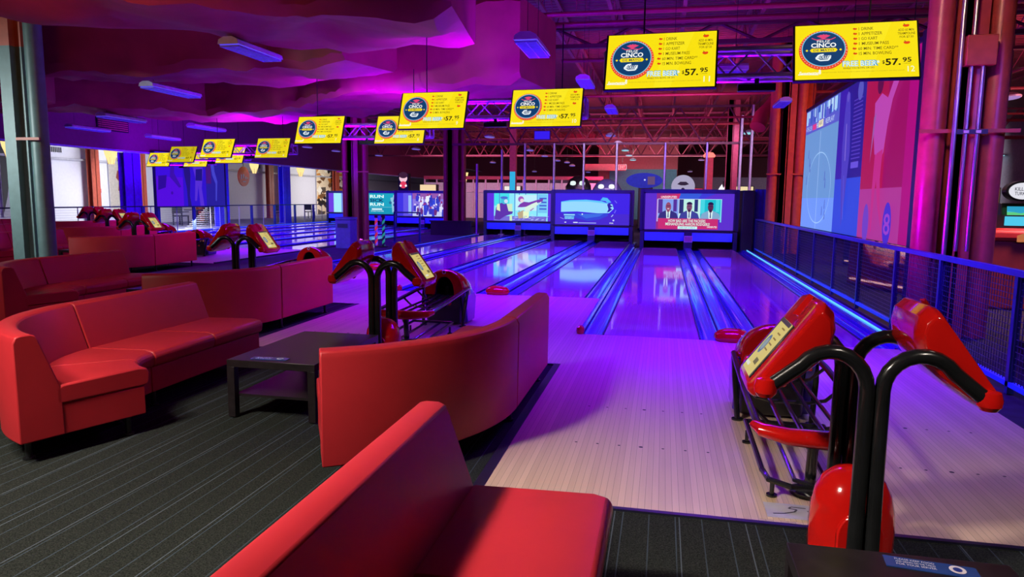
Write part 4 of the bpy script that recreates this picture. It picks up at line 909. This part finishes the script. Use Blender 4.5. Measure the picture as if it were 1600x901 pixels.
p.poly([(.76, 1), (.82, 1), (.84, .7), (.88, .5), (.86, .1), (.84, .1), (.85, .45), (.80, .62)], (70, 70, 215)); p.poly([(.02, .3), (.12, .35), (.14, .58), (.03, .56)], (45, 10, 160)); p.poly([(.18, .55), (.30, .35), (.33, .37), (.24, .62), (.25, .9), (.20, .9)], (60, 16, 180)); p.rect(.70, .78, .45, 1, (75, 20, 130)); p.ell(.20, .25, .015, (60, 10, 180))
o = p.build('picture', e, glow=.85); o.rotation_euler = (0, 0, PI/2); o.location = (.02, 0, 2.18)
b = MB(); b.box(-.02, .015, -2.4, 2.4, 1.0, 3.3); b.build('backing', M_darkblue, e)
b = MB(); b.box(-.04, .04, -2.46, -2.38, 0, 3.3); b.box(-.04, .04, 2.38, 2.46, 0, 3.3); b.build('frame', M_darkblue, e)
def flatcol(x, y, w, d, m, label, z=4.6):
    e = empty('corridor_column', (x, y, 0), label=label, cat='column', group='columns along the left corridor'); b = MB(); b.box(-d/2, -d/2+.03, -w/2, w/2, 0, z); b.box(d/2-.03, d/2, -w/2, w/2, 0, z); b.box(-d/2, d/2, -.02, .02, 0, z); b.build('beam', m, e)
    b = MB(); b.box(-d/2-.04, d/2+.04, -w/2-.04, w/2+.04, 0, .03); b.build('base_plate', m, e)
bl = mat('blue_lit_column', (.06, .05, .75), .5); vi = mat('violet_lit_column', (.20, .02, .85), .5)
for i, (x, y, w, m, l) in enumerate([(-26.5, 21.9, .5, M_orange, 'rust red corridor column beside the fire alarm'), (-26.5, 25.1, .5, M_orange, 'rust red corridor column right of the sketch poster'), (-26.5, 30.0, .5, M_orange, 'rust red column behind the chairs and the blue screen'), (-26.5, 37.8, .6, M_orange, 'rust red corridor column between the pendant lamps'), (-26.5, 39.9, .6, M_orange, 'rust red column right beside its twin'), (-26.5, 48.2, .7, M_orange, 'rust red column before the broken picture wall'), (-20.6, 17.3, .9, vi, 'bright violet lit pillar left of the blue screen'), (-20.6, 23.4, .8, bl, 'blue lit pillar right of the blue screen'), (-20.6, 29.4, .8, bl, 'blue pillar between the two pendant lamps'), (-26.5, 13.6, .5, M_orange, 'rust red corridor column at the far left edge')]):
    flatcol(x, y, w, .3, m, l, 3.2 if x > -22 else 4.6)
for i, (y, label) in enumerate([(21.6, 'tapered glowing pendant lamp over the left corridor beside the sketch poster'), (16.2, 'tapered glowing pendant lamp cut by the left edge'), (33.8, 'tapered glowing pendant lamp right of the round red sign'), (39.8, 'tapered glowing pendant lamp before the broken picture wall'), (58, 'small far pendant lamp above the football screen')]):
    x = -25.2 if i < 4 else -18
    e = empty('pendant_lamp', (x, y, 0), label=label, cat='pendant lamp', group='tapered pendant lamps')
    b = MB(); b.lathe((0, 0, 2.95), [(.0, 0), (.12, .02), (.26, .45), (.34, .95), (.36, 1.0), (0, 1.0)], 0, 12); b.build('shade', emi((255, 226, 150), 1.15), e)
    b = MB()
    for j in range(6): a = 2*PI*j/6; b.tube([(.13*math.cos(a), .13*math.sin(a), 2.95), (.37*math.cos(a), .37*math.sin(a), 3.95)], .012, n=5)
    b.tube([(0, 0, 3.95), (0, 0, 4.6 if i < 4 else 6.15)], .012, n=5); b.build('frame', mat('brass_frame', (.6, .4, .15), .4), e)
for i, y in enumerate([15.5, 18.0, 20.2, 28.5, 33, 37]):
    e = empty('wall_vent', (-26.96, y, 3.55), label='square grey air vent high on the corridor wall, %s' % ['nearest the left edge', 'second from the left', 'third from the left', 'behind the monitors', 'above the red round sign', 'left of the far pendant lamp'][i], cat='vent', group='corridor wall vents')
    b = MB(); b.box(0, .03, -.5, .5, -.17, .17); b.build('frame', M_fix, e)
    b = MB()
    for j in range(8): b.box(.03, .045, -.42+.1*j, -.36+.1*j, -.12, .12)
    b.build('slats', M_matte, e)
def poster(x, y, z, w, h, label, draw):
    e = empty('poster', (x, y, z), PI/2, label=label, cat='poster'); p = draw(Pic(w, h, .003)); o = p.mb.build('print', [mat('ink_%d_%d_%d' % c, lin(c), .6) for c in p.cols], e); o.location = (0, -.03, 0)
    b = MB(); b.box(-w/2, w/2, -.03, 0, -h/2, h/2); b.build('board', M_white, e)
def lady(p):
    p.rect(0, 1, 0, 1, (178, 170, 158)); p.ell(.45, .84, .10, (60, 45, 42)); p.poly([(.30, .78), (.55, .80), (.62, .66), (.70, .80), (.76, .78), (.66, .55), (.60, .60), (.62, .44), (.30, .44), (.34, .60), (.24, .66)], (120, 50, 50)); p.poly([(.34, .44), (.46, .44), (.44, .05), (.36, .04)], (110, 80, 76)); p.poly([(.48, .44), (.60, .44), (.66, .08), (.58, .05)], (110, 80, 76)); p.text('LUXE', .2, .8, .92, .97, (60, 50, 50)); p.ell(.82, .50, .05, (60, 50, 50)); return p
def face(p):
    p.rect(0, 1, 0, 1, (22, 20, 26)); p.poly([(0, .05), (.15, .3), (.3, .7), (.7, .8), (.9, .55), (.8, .3), (1, .1), (1, 0), (0, 0)], (150, 150, 160)); p.ell(.5, .85, .35, (40, 36, 42)); p.poly([(.45, .4), (.75, .5), (.8, .25), (.6, .1)], (200, 200, 205)); return p
poster(-26.93, 24.3, 1.9, 1.9, 3.0, 'pale sketch poster of a lady in a red top on the corridor wall', lady)
poster(-26.93, 18.1, 2.0, 1.6, 3.0, 'black and white portrait poster beside the grey green column', face)
e = empty('round_sign', (-25.6, 33.2, 2.75), PI/2, label='round red hanging sign with white marks in the left corridor', cat='sign')
b = MB(); b.tube([(0, .03, 0), (0, -.03, 0)], .62, n=32); b.build('disc', mat('red_sign', (.55, .03, .03), .4), e)
p = Pic(1.2, 1.2, .002); 
for u0, u1, v0, v1 in ((.2, .3, .35, .6), (.4, .5, .4, .62), (.6, .7, .35, .5), (.75, .85, .4, .45), (.35, .65, .2, .25)): p.rect(u0, u1, v0, v1, (240, 235, 235))
o = p.mb.build('marks', [M_white], e); o.location = (0, -.04, 0)
b = MB(); b.tube([(0, 0, .6), (0, 0, 1.95)], .02, n=6); b.build('hanger', M_black, e)
# chairs and table in the corridor
def chair(loc, rz, label):
    e = empty('dining_chair', loc, rz, label=label, cat='chair', group='dark chairs in the left corridor')
    b = MB(); b.box(-.28, .28, -.28, .28, .44, .50); b.build('seat', M_black, e)
    b = MB(); b.box(-.28, .28, .24, .29, .60, 1.0); b.build('backrest', M_black, e)
    for sx in (-1, 1):
        for sy in (-1, 1): b = MB(); b.box(sx*.25-.025, sx*.25+.025, sy*.25-.025, sy*.25+.025, 0, .44 if sy < 0 else 1.0); b.build('leg', M_black, e)
        b = MB(); b.box(sx*.28-.02, sx*.28+.02, -.25, .25, .66, .70); b.build('armrest', M_black, e)
chair((-23.6, 24.3, 0), R(180), 'dark armchair left of the little table behind the blue screen'); chair((-23.6, 26.9, 0), 0, 'dark armchair right of the little table behind the blue screen')
chair((-23.6, 34.2, 0), R(180), 'dark chair beside the twin rust red columns'); chair((-23.6, 38.0, 0), R(180), 'dark chair right of the blue pillar'); chair((-24.6, 27.8, 0), 0, 'second dark armchair right of the little table')
e = empty('corridor_table', (-23.6, 25.6, 0), label='small dark table between armchairs in the corridor', cat='table')
b = MB(); b.box(-.4, .4, -.5, .5, .74, .78); b.build('table_top', M_black, e)
b = MB(); b.box(-.05, .05, -.05, .05, 0, .74); b.box(-.3, .3, -.3, .3, 0, .03); b.build('pedestal', M_black, e)
# wall of broken picture fragments and fire alarm
e = empty('picture_wall', (-26.9, 50.0, 2.2), PI/2, label='wall panel of jagged black, white and gold picture fragments at the corridor end', cat='picture')
p = Pic(9.0, 4.2, .002); p.rect(0, 1, 0, 1, (232, 214, 180)); random.seed(11)
for i in range(150):
    u = random.random(); v = random.random(); s = .03+.05*random.random(); c = random.choice([(40, 32, 30), (60, 44, 36), (30, 26, 28), (250, 240, 220), (200, 130, 50), (120, 84, 50), (90, 80, 70)])
    p.n = 2+i*.1; p.poly([(min(1, max(0, u+s*math.cos(a+i))), min(1, max(0, v+s*1.6*math.sin(a+i)*random.random()))) for a in (0, 1.3, 2.4, 3.8, 5)], c)
o = p.mb.build('print', [mat('frag_%d_%d_%d' % c, lin(c), .6) for c in p.cols], e)
b = MB(); b.box(-4.5, 4.5, .0, .05, -2.1, 2.1); b.build('board', M_white, e)
b = MB(); b.box(0, .06, -.08, .08, -.1, .1); b.box(.06, .07, -.05, .05, -.07, .07)
o = b.build('fire_alarm', mat('red_alarm', (.6, .04, .03), .4), loc=(-26.95, 22.7, 1.7)); tag(o, 'small red fire alarm on the corridor wall beside the rust red column', 'fire alarm')
e = empty('wall_vent', (-20.08, 15.9, 4.2), label='dark square vent in the purple bulkhead wall above the monitors', cat='vent')
b = MB(); b.box(0, .04, -.8, .8, -.28, .28); b.build('frame', M_matte, e)
b = MB(); 
for j in range(7): b.box(.04, .06, -.75, .75, -.24+.075*j, -.20+.075*j)
b.build('slats', M_ceil_steel, e)

# ------------------------------------------------------------ walkway between the lane banks
e = empty('waste_bin', (-8.66, 11.85, 0), label='blue grey square waste bin at the foot of the purple lit column', cat='bin')
b = MB(); b.box(-.24, .24, -.24, .24, 0, .85); b.build('body', mat('blue_grey_bin', (.10, .11, .30), .5), e, bevel=.02)
b = MB(); b.box(-.255, .255, -.255, .255, .85, .93); b.build('lid', mat('blue_grey_lid', (.08, .09, .26), .4), e, bevel=.02)
b = MB(); b.box(-.16, .16, -.262, -.25, .62, .74); b.build('flap', M_darkblue, e)
for i, (x, c1, c2, n) in enumerate([(-8.02, (235, 60, 60), (225, 225, 215), 'red and white'), (-7.78, (40, 190, 110), (30, 40, 60), 'green and black')]):
    e = empty('striped_post', (x, 12.6, 0), label='twisted %s striped post near the waste bin' % n, cat='post')
    b = MB(); b.lathe((0, 0, 0), [(.14, 0), (.14, .02), (.05, .05)], 0, 16); b.build('base', M_black, e)
    b = MB(); n1 = 64
    for m_ in range(2):
        for st in range(2):
            pts = [(.028*math.cos(j*.42+PI*(m_)+PI/2*st), .028*math.sin(j*.42+PI*m_+PI/2*st), .05+.85*j/n1) for j in range(n1+1)]; b.tube(pts, .020, m_, 6)
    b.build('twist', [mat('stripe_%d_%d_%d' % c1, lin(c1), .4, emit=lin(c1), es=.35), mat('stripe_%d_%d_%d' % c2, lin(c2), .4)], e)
    b = MB(); b.lathe((0, 0, .9), [(.05, 0), (.06, .04), (.04, .08), (0, .09)], 0, 12); b.build('cap', M_black, e)
b = MB(); b.box(-8.8, -7.1, 20.2, 20.4, 0, .55); b.box(-8.85, -7.05, 20.15, 20.45, .55, .6)
tag(b.build('low_barrier', M_matte), 'low black barrier closing the dark walkway left of the rifle screen', 'barrier')
e = empty('barrier_frame', (-7.9, 15.0, 0), label='thin dark blue gate frame standing in the dark walkway', cat='gate')
b = MB(); 
for xx in (-.45, .45): b.box(xx-.03, xx+.03, -.03, .03, 0, 1.05)
b.box(-.45, .45, -.03, .03, 1.0, 1.05); b.box(-.45, .45, -.02, .02, .5, .53); b.build('frame', M_rail, e)
b = MB(); b.box(-.5, -.4, -.15, .15, 0, .02); b.box(.4, .5, -.15, .15, 0, .02); b.build('feet', M_rail, e)

# ------------------------------------------------------------ far hall: panels, signs and game machines
b = MB(); b.box(-4.6, 1.6, 50, 50.3, 2.0, 6.2); struct('wall_panel', b, mat('maroon_panel', (.30, .05, .06), .7))
b = MB(); b.box(-3.7, 1.55, 49.9, 50.0, 0, 3.95); struct('wall_teal', b, mat('teal_wall_paint', (.05, .16, .20), .7))
b = MB(); b.box(-5.5, -2.3, 47.6, 48.0, 3.75, 4.25); struct('trim_20', b, mat('salmon_soffit', (.40, .08, .09), .6))
e = empty('exit_sign', (-2.47, 46.0, 3.95), label='small red exit sign above the teal wall', cat='exit sign')
b = MB(); b.box(-.30, .30, 0, .08, -.17, .17); b.build('box', M_fix, e)
p = Pic(.56, .30, .002); p.rect(0, 1, 0, 1, (235, 40, 70)); p.text('EXIT', .15, .85, .2, .8, (255, 190, 200), .03); o = p.build('face', e); o.location = (0, -.004, 0)
b = MB(); b.tube([(0, .04, .17), (0, .04, 2.25)], .012, n=5); b.build('hanger', M_black, e)
b = MB(); b.box(-10, 16, 58, 58.2, 0, 3.6); struct('wall_pale', b, mat('pale_grey_far_wall', (.30, .26, .34), .7))
def dome(x, y, z, rx, label, m, eyes):
    e = empty('dome_machine', (x, y, 0), label=label, cat='arcade machine'); b = MB(); b.lathe((0, 0, z-.55), [(rx*.8, 0), (rx, .25), (rx*.97, .6), (rx*.7, .95), (rx*.3, 1.12), (0, 1.15)], 0, 24, 1, .8); b.build('dome', m, e)
    b = MB(); b.box(-rx*.7, rx*.7, -.5, .5, 0, z-.5); b.build('cabinet', M_matte, e)
    for sx in (-1, 1): b = MB(); b.lathe((sx*rx*.35, -rx*.68, z+.05), [(0, 0), (.14, .03), (.16, .12), (.12, .22), (0, .25)], 0, 12); b.build('lamp', emi(eyes, 1.1), e)
dome(-3.95, 31, 2.22, .70, 'black dome topped machine with two white lamps behind the road screen', M_black, (225, 240, 235))
dome(-2.40, 31, 2.05, .80, 'blue grey domed machine with two round white lamps behind the road screen', mat('blue_grey_dome', (.10, .12, .32), .2, coat=.5), (245, 250, 250))
e = empty('oval_sign', (-.42, 30.5, 2.55), label='dark blue oval sign on a black pillar left of the three men screen', cat='sign')
b = MB(); b.lathe((0, 0, -.0), [(0, 0)]+[(.02, 0)], 0, 4) if False else None
b.tube([(0, .05, 0), (0, -.05, 0)], .95, n=32, flat=.42); b.build('oval', mat('deep_blue_oval', (.01, .04, .40), .6, spec=.2), e)
b = MB(); b.box(-.30, .45, .05, .4, -2.55, -.2); b.build('pillar', M_matte, e, bevel=.04)
p = Pic(1.5, .7, .002); p.ell(.45, .55, .03, (200, 220, 250)); p.rect(.55, .80, .2, .8, (90, 70, 110)); o = p.build('marks', e); o.location = (.1, -.06, 0)
e = empty('round_sign', (1.58, 30.5, 2.25), label='white round sign with a black swirl above a lit frame, right of the oval sign', cat='sign')
b = MB(); b.tube([(0, .05, 0), (0, -.05, 0)], .60, n=28); b.build('disc', emi((165, 160, 190), 1), e)
p = Pic(1, 1, .002); p.poly([(.2, .62), (.35, .75), (.65, .75), (.8, .62), (.6, .56), (.4, .56)], (25, 22, 45)); p.ell(.5, .35, .09, (25, 22, 45)); o = p.build('swirl', e); o.location = (0, -.055, 0)
b = MB(); b.box(-.85, -.80, 0, .1, -2.25, -.35); b.box(.80, .85, 0, .1, -2.25, -.35); b.box(-.85, .85, 0, .1, -.45, -.38); b.build('lit_frame', emi((225, 205, 235), 1), e)
b = MB(); b.box(-.8, .8, .1, .5, -2.25, -.45); b.build('cabinet', mat('tan_cabinet', (.4, .3, .3), .6), e)
e = empty('beacon_column', (2.98, 33, 0), label='red column carrying a glowing red beacon lamp', cat='column')
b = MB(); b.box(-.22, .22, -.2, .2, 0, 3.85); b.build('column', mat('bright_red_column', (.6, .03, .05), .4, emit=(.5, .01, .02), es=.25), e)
b = MB(); b.lathe((0, 0, 3.9), [(.30, 0), (.33, .1), (.2, .25), (0, .28)], 0, 16); b.build('beacon', emi((255, 120, 110), 1.6), e)
e = empty('neon_flame', (3.8, 33, 0), label='jagged white neon flame sign right of the red column', cat='sign')
p = Pic(.8, 1.5, .002); p.poly([(.1, 0), (.2, .4), (.05, .5), (.4, .8), (.5, .65), (.85, 1), (.9, .5), (.7, .3), (.75, 0)], (250, 245, 255)); o = p.build('flame', e, glow=1.1); o.location = (0, -.06, 2.0)
b = MB(); b.box(-.4, .4, -.05, .1, 0, 1.3); b.box(-.03, .03, -.04, .1, 1.3, 2.6); b.build('stand', M_matte, e)
e = empty('panel_column', (-7.0, 28, 0), label='column with a glowing cyan panel above the rifle screen', cat='column')
b = MB(); b.box(-.16, .16, 0, .3, 0, 6.15); b.build('column', M_ceil_steel, e)
b = MB(); b.box(-.14, .14, -.03, 0, 1.6, 2.9); b.build('lit_panel', emi((45, 175, 225), 1), e)
e = empty('neon_figure', (-14.0, 31, 0), label='lit round headed neon figure sign above the runner screen', cat='sign')
p = Pic(.8, 1.0, .002); p.ell(.5, .62, .30, (245, 200, 215)); p.ell(.5, .80, .33, (60, 30, 50), .18); p.ell(.5, .25, .25, (225, 60, 90), .2); p.ell(.30, .2, .08, (250, 240, 245)); p.ell(.7, .2, .08, (250, 240, 245)); o = p.build('face', e); o.location = (0, -.1, 2.5)
b = MB(); b.box(-.3, .3, -.09, .3, 0, 2.9); b.build('cabinet', M_matte, e)

def cabinet(loc, rz, w, h, c, label, marq=(60, 200, 230), scr_=(40, 210, 190)):
    e = empty('arcade_cabinet', loc, rz, label=label, cat='arcade machine', group='arcade machines beyond the fence')
    b = MB(); pr = [(-.35, 0), (-.35, .85), (-.15, 1.0), (-.05, h*.78), (-.2, h*.80), (-.2, h), (.35, h), (.35, 0)]; b.prism(pr, -w/2, w/2, 0, 'x'); b.build('body', c, e, bevel=.01)
    b = MB(); b.box(-w/2+.05, w/2-.05, -.22, -.20, h*.82, h-.03); b.build('marquee', emi(marq, 1), e)
    b = MB(); b.add([(-w/2+.06, -.165, 1.02), (w/2-.06, -.165, 1.02), (w/2-.06, -.07, h*.76), (-w/2+.06, -.07, h*.76)], [(0, 1, 2, 3)]); b.add([(-w/2+.06, -.15, 1.02), (w/2-.06, -.15, 1.02), (w/2-.06, -.055, h*.76), (-w/2+.06, -.055, h*.76)], [(0, 1, 2, 3)]); b.build('screen', emi(scr_, 1), e)
    b = MB(); b.box(-w/2+.04, w/2-.04, -.42, -.33, .82, .88); 
    for i in range(4): b.cyl((-w/4+i*w/6, -.38, .88), (-w/4+i*w/6, -.38, .91), .03)
    b.build('control_deck', M_black, e); return e
cabinet((7.2, 14.0, 0), R(10), 1.0, 2.3, M_darkblue, 'tall cyan glowing arcade machine between the screen edge and the first pipe', (70, 210, 235), (120, 235, 225))
cabinet((8.15, 12.0, 0), R(10), 1.0, 2.5, M_white, 'arcade machine glowing blue between the red pipes', (60, 190, 245), (60, 190, 220))
cabinet((7.75, 10.4, 0), R(15), .7, 1.9, M_matte, 'dark arcade machine beside the shooting game', (230, 200, 60), (40, 60, 160))
e = empty('duck_game', (8.35, 9.2, 0), R(8), label='shooting game with green picture and round white sign at the right edge', cat='arcade machine')
b = MB(); b.prism([(-.5, 0), (-.5, .75), (-.2, .9), (-.1, 1.55), (.5, 1.55), (.5, 0)], -.75, .75, 0, 'x'); b.build('body', M_black, e, bevel=.02)
p = Pic(1.35, .48, .003); p.rect(0, 1, 0, 1, (95, 205, 130)); p.rect(0, 1, .75, 1, (70, 190, 225)); p.poly([(0, .8), (.2, .7), (.4, .8), (.6, .72), (.8, .82), (1, .74), (1, 1), (0, 1)], (45, 160, 200))
for i in range(5): p.ell(.12+.19*i, .42, .05, (215, 90, 60)); p.ell(.12+.19*i, .25, .06, (235, 225, 150), .08); p.ell(.10+.19*i, .12, .03, (60, 130, 60))
o = p.build('picture', e); o.location = (0, -.22, 1.24); o.rotation_euler = (R(-6), 0, 0)
b = MB(); b.tube([(-.42, -.1, 1.80), (-.42, -.25, 1.80)], .34, n=24, flat=.62); b.build('sign_rim', M_black, e)
p = Pic(.60, .36, .002); p.ell(.5, .5, .48, (225, 225, 235), .48); p.text('KILL MY', .22, .78, .52, .72, (40, 40, 60), .02); p.text('TURKEYS', .22, .78, .26, .46, (40, 40, 60), .02); o = p.build('round_sign', e); o.location = (-.42, -.26, 1.80)
b = MB(); b.tube([(.12, -.1, 1.72), (.12, -.25, 1.72)], .2, n=20); b.build('red_rim', emi((225, 40, 90), 1), e)
e = empty('crown_table', (6.3, 3.9, 0), R(-8), label='red game table with gold crown trim behind the fence at the right edge', cat='arcade machine')
b = MB(); b.box(-1.0, .9, -.5, .6, 0, 1.0); b.build('cabinet', mat('dark_red_cabinet', (.25, .03, .03), .5), e, bevel=.03)
b = MB(); b.box(-1.05, .95, -.55, .65, 1.0, 1.16); b.build('red_top', mat('red_felt_top', (.6, .04, .03), .5), e, bevel=.05)
p = Pic(1.5, .18, .003); p.poly([(0, 0), (0, .5), (.1, .9), (.2, .4), (.3, .9), (.4, .4), (.5, .95), (.6, .4), (.7, .9), (.8, .4), (.9, .9), (1, .5), (1, 0)], (200, 150, 50)); o = p.mb.build('crown_trim', [mat('gold_trim', (.7, .45, .1), .4)], e); o.location = (.1, -.56, 1.08)
b = MB(); b.box(-.7, .3, .3, .4, 1.16, 1.36); b.build('screen_box', M_black, e)
p = Pic(.8, .14, .003); p.rect(0, 1, 0, 1, (70, 200, 235)); o = p.build('screen', e); o.location = (-.2, .29, 1.27)
def pod(loc, s, label):
    e = empty('seat_pod', loc, label=label, cat='arcade seat', group='round backed pods behind the fence')
    b = MB(); b.tube([(-.28*s, 0, .52*s), (.28*s, 0, .52*s)], .50*s, n=28); b.build('shell', mat('navy_pod', (.02, .025, .12), .45), e, bevel=.04*s)
    b = MB(); b.box(-.35*s, .35*s, -.4*s, .4*s, 0, .10); b.build('base', M_matte, e)
pod((4.25, -1.1, 0), .95, 'dark blue round pod behind the fence at the right edge'); pod((4.7, .0+.0, 0), .95, 'second dark blue round pod, left of the nearest one'); 
def racer(loc, rz, m, label):
    e = empty('racing_seat_machine', loc, rz, label=label, cat='arcade machine', group='racing machines behind the fence')
    b = MB(); b.prism([(-.9, 0), (-.9, .35), (-.3, .40), (.2, .45), (.6, .85), (.9, .95), (.95, 0)], -.33, .33, 0, 'x'); b.build('body', m, e, bevel=.04)
    b = MB(); b.prism([(-.75, .38), (-.95, 1.0), (-.80, 1.12), (-.55, .50), (-.1, .48), (-.1, .40)], -.25, .25, 0, 'x'); b.build('seat', m, e, bevel=.05)
    b = MB(); b.tube([(.15*math.cos(2*PI*i/16), .42+.05*math.sin(2*PI*i/16), .86+.14*math.sin(2*PI*i/16)) for i in range(16)], .018, closed=True, n=6); b.tube([(0, .42, .86), (0, .62, .82)], .02, n=6); b.build('steering_wheel', M_black, e)
    b = MB(); b.box(-.38, .38, .85, .95, .95, 1.5); b.build('monitor', M_black, e); b = MB(); b.box(-.34, .34, .845, .85, 1.0, 1.45); b.build('screen', emi((90, 60, 140), .8), e)
    b = MB(); b.box(-.36, -.335, -.8, .8, .10, .13); b.build('light_strip', emi((255, 190, 190), 1), e)
mr = mat('red_racer', (.38, .03, .04), .35)
racer((4.7, 5.7, 0), R(20), mr, 'red racing seat machine right behind the fence under the dancer panel')
racer((5.6, 7.2, 0), R(20), mr, 'red racing seat machine under the middle of the hanging screen')
racer((5.6, 10.0, 0), R(20), M_darkblue, 'dark blue racing seat machine under the left of the hanging screen')

e = empty('hanging_panel', (-2.3, 9.2, 3.05), label='small bright blue panel lamp hanging under monitor ten', cat='ceiling lamp')
b = MB(); b.box(-.20, .20, -.03, .03, -.11, .11); b.build('frame', M_darkblue, e); b = MB(); b.box(-.18, .18, -.04, -.03, -.09, .09); b.build('lit_face', emi((50, 30, 235), 1), e)
b = MB(); b.tube([(0, 0, .11), (0, 0, 3.12)], .006, n=5); b.build('hanger', M_black, e)

for yy, z0, z1, lb in ((31, 4.7, 6.1, 'pale maroon zigzag girder just beyond the dark one'), (35.5, 4.8, 6.1, 'third zigzag roof girder in the distance'), (46, 4.7, 6.1, 'farthest zigzag roof girder before the maroon panel')):
    g_ = girder(yy, -19, 18, z0, z1, lb)
    for c in children(g_): c.data.materials[0] = M_ceil_steel
# pale lit shop front far behind the screens
e = empty('shop_front', (-13.5, 46.5, 0), label='pale lit shop front with white uprights far behind the lane end screens', cat='shop front')
b = MB(); b.box(-4.6, 9.6, .1, .2, 0, 2.75); b.build('back_wall', mat('pale_lit_wall', (.5, .46, .5), .6, emit=(.30, .26, .34), es=.3), e)
b = MB()
for i in range(15): b.box(-4.6+i*1.0, -4.5+i*1.0, -.05, .1, 0, 3.0)
b.box(-4.6, 9.6, -.05, .1, 2.0, 2.08); b.build('uprights', mat('white_uprights', (.7, .68, .72), .5), e)
b = MB(); b.box(-4.6, 9.6, -.1, .3, 3.0, 3.25); b.build('fascia', M_ceil_steel, e)
area('pink_light', (-4.6, 43, 1.2), (-4.6, 46, 3.6), 1, 1, (1, .0, .25), 120, 100)
for i, (x, y, w, h, c, c2, lb) in enumerate([(-5.9, 44, 1.0, 2.5, (200, 60, 150), (80, 190, 220), 'far game machine with pink top behind the domed machines'), (-9.5, 40, 1.2, 2.4, (240, 235, 225), (150, 160, 210), 'far game machine with white top left of the violet column'), (-16.2, 42, 1.3, 2.5, (245, 215, 170), (200, 120, 90), 'far warm lit machine right of the broken picture wall'), (2.5, 38, 1.0, 2.3, (200, 40, 60), (90, 200, 220), 'far red topped machine beside the beacon column'), (5.2, 36, 1.1, 2.4, (240, 220, 170), (110, 120, 190), 'far cream topped machine right of the tall posts')]):
    cabinet((x, y, 0), 0, w, h, M_matte, lb, c, c2)
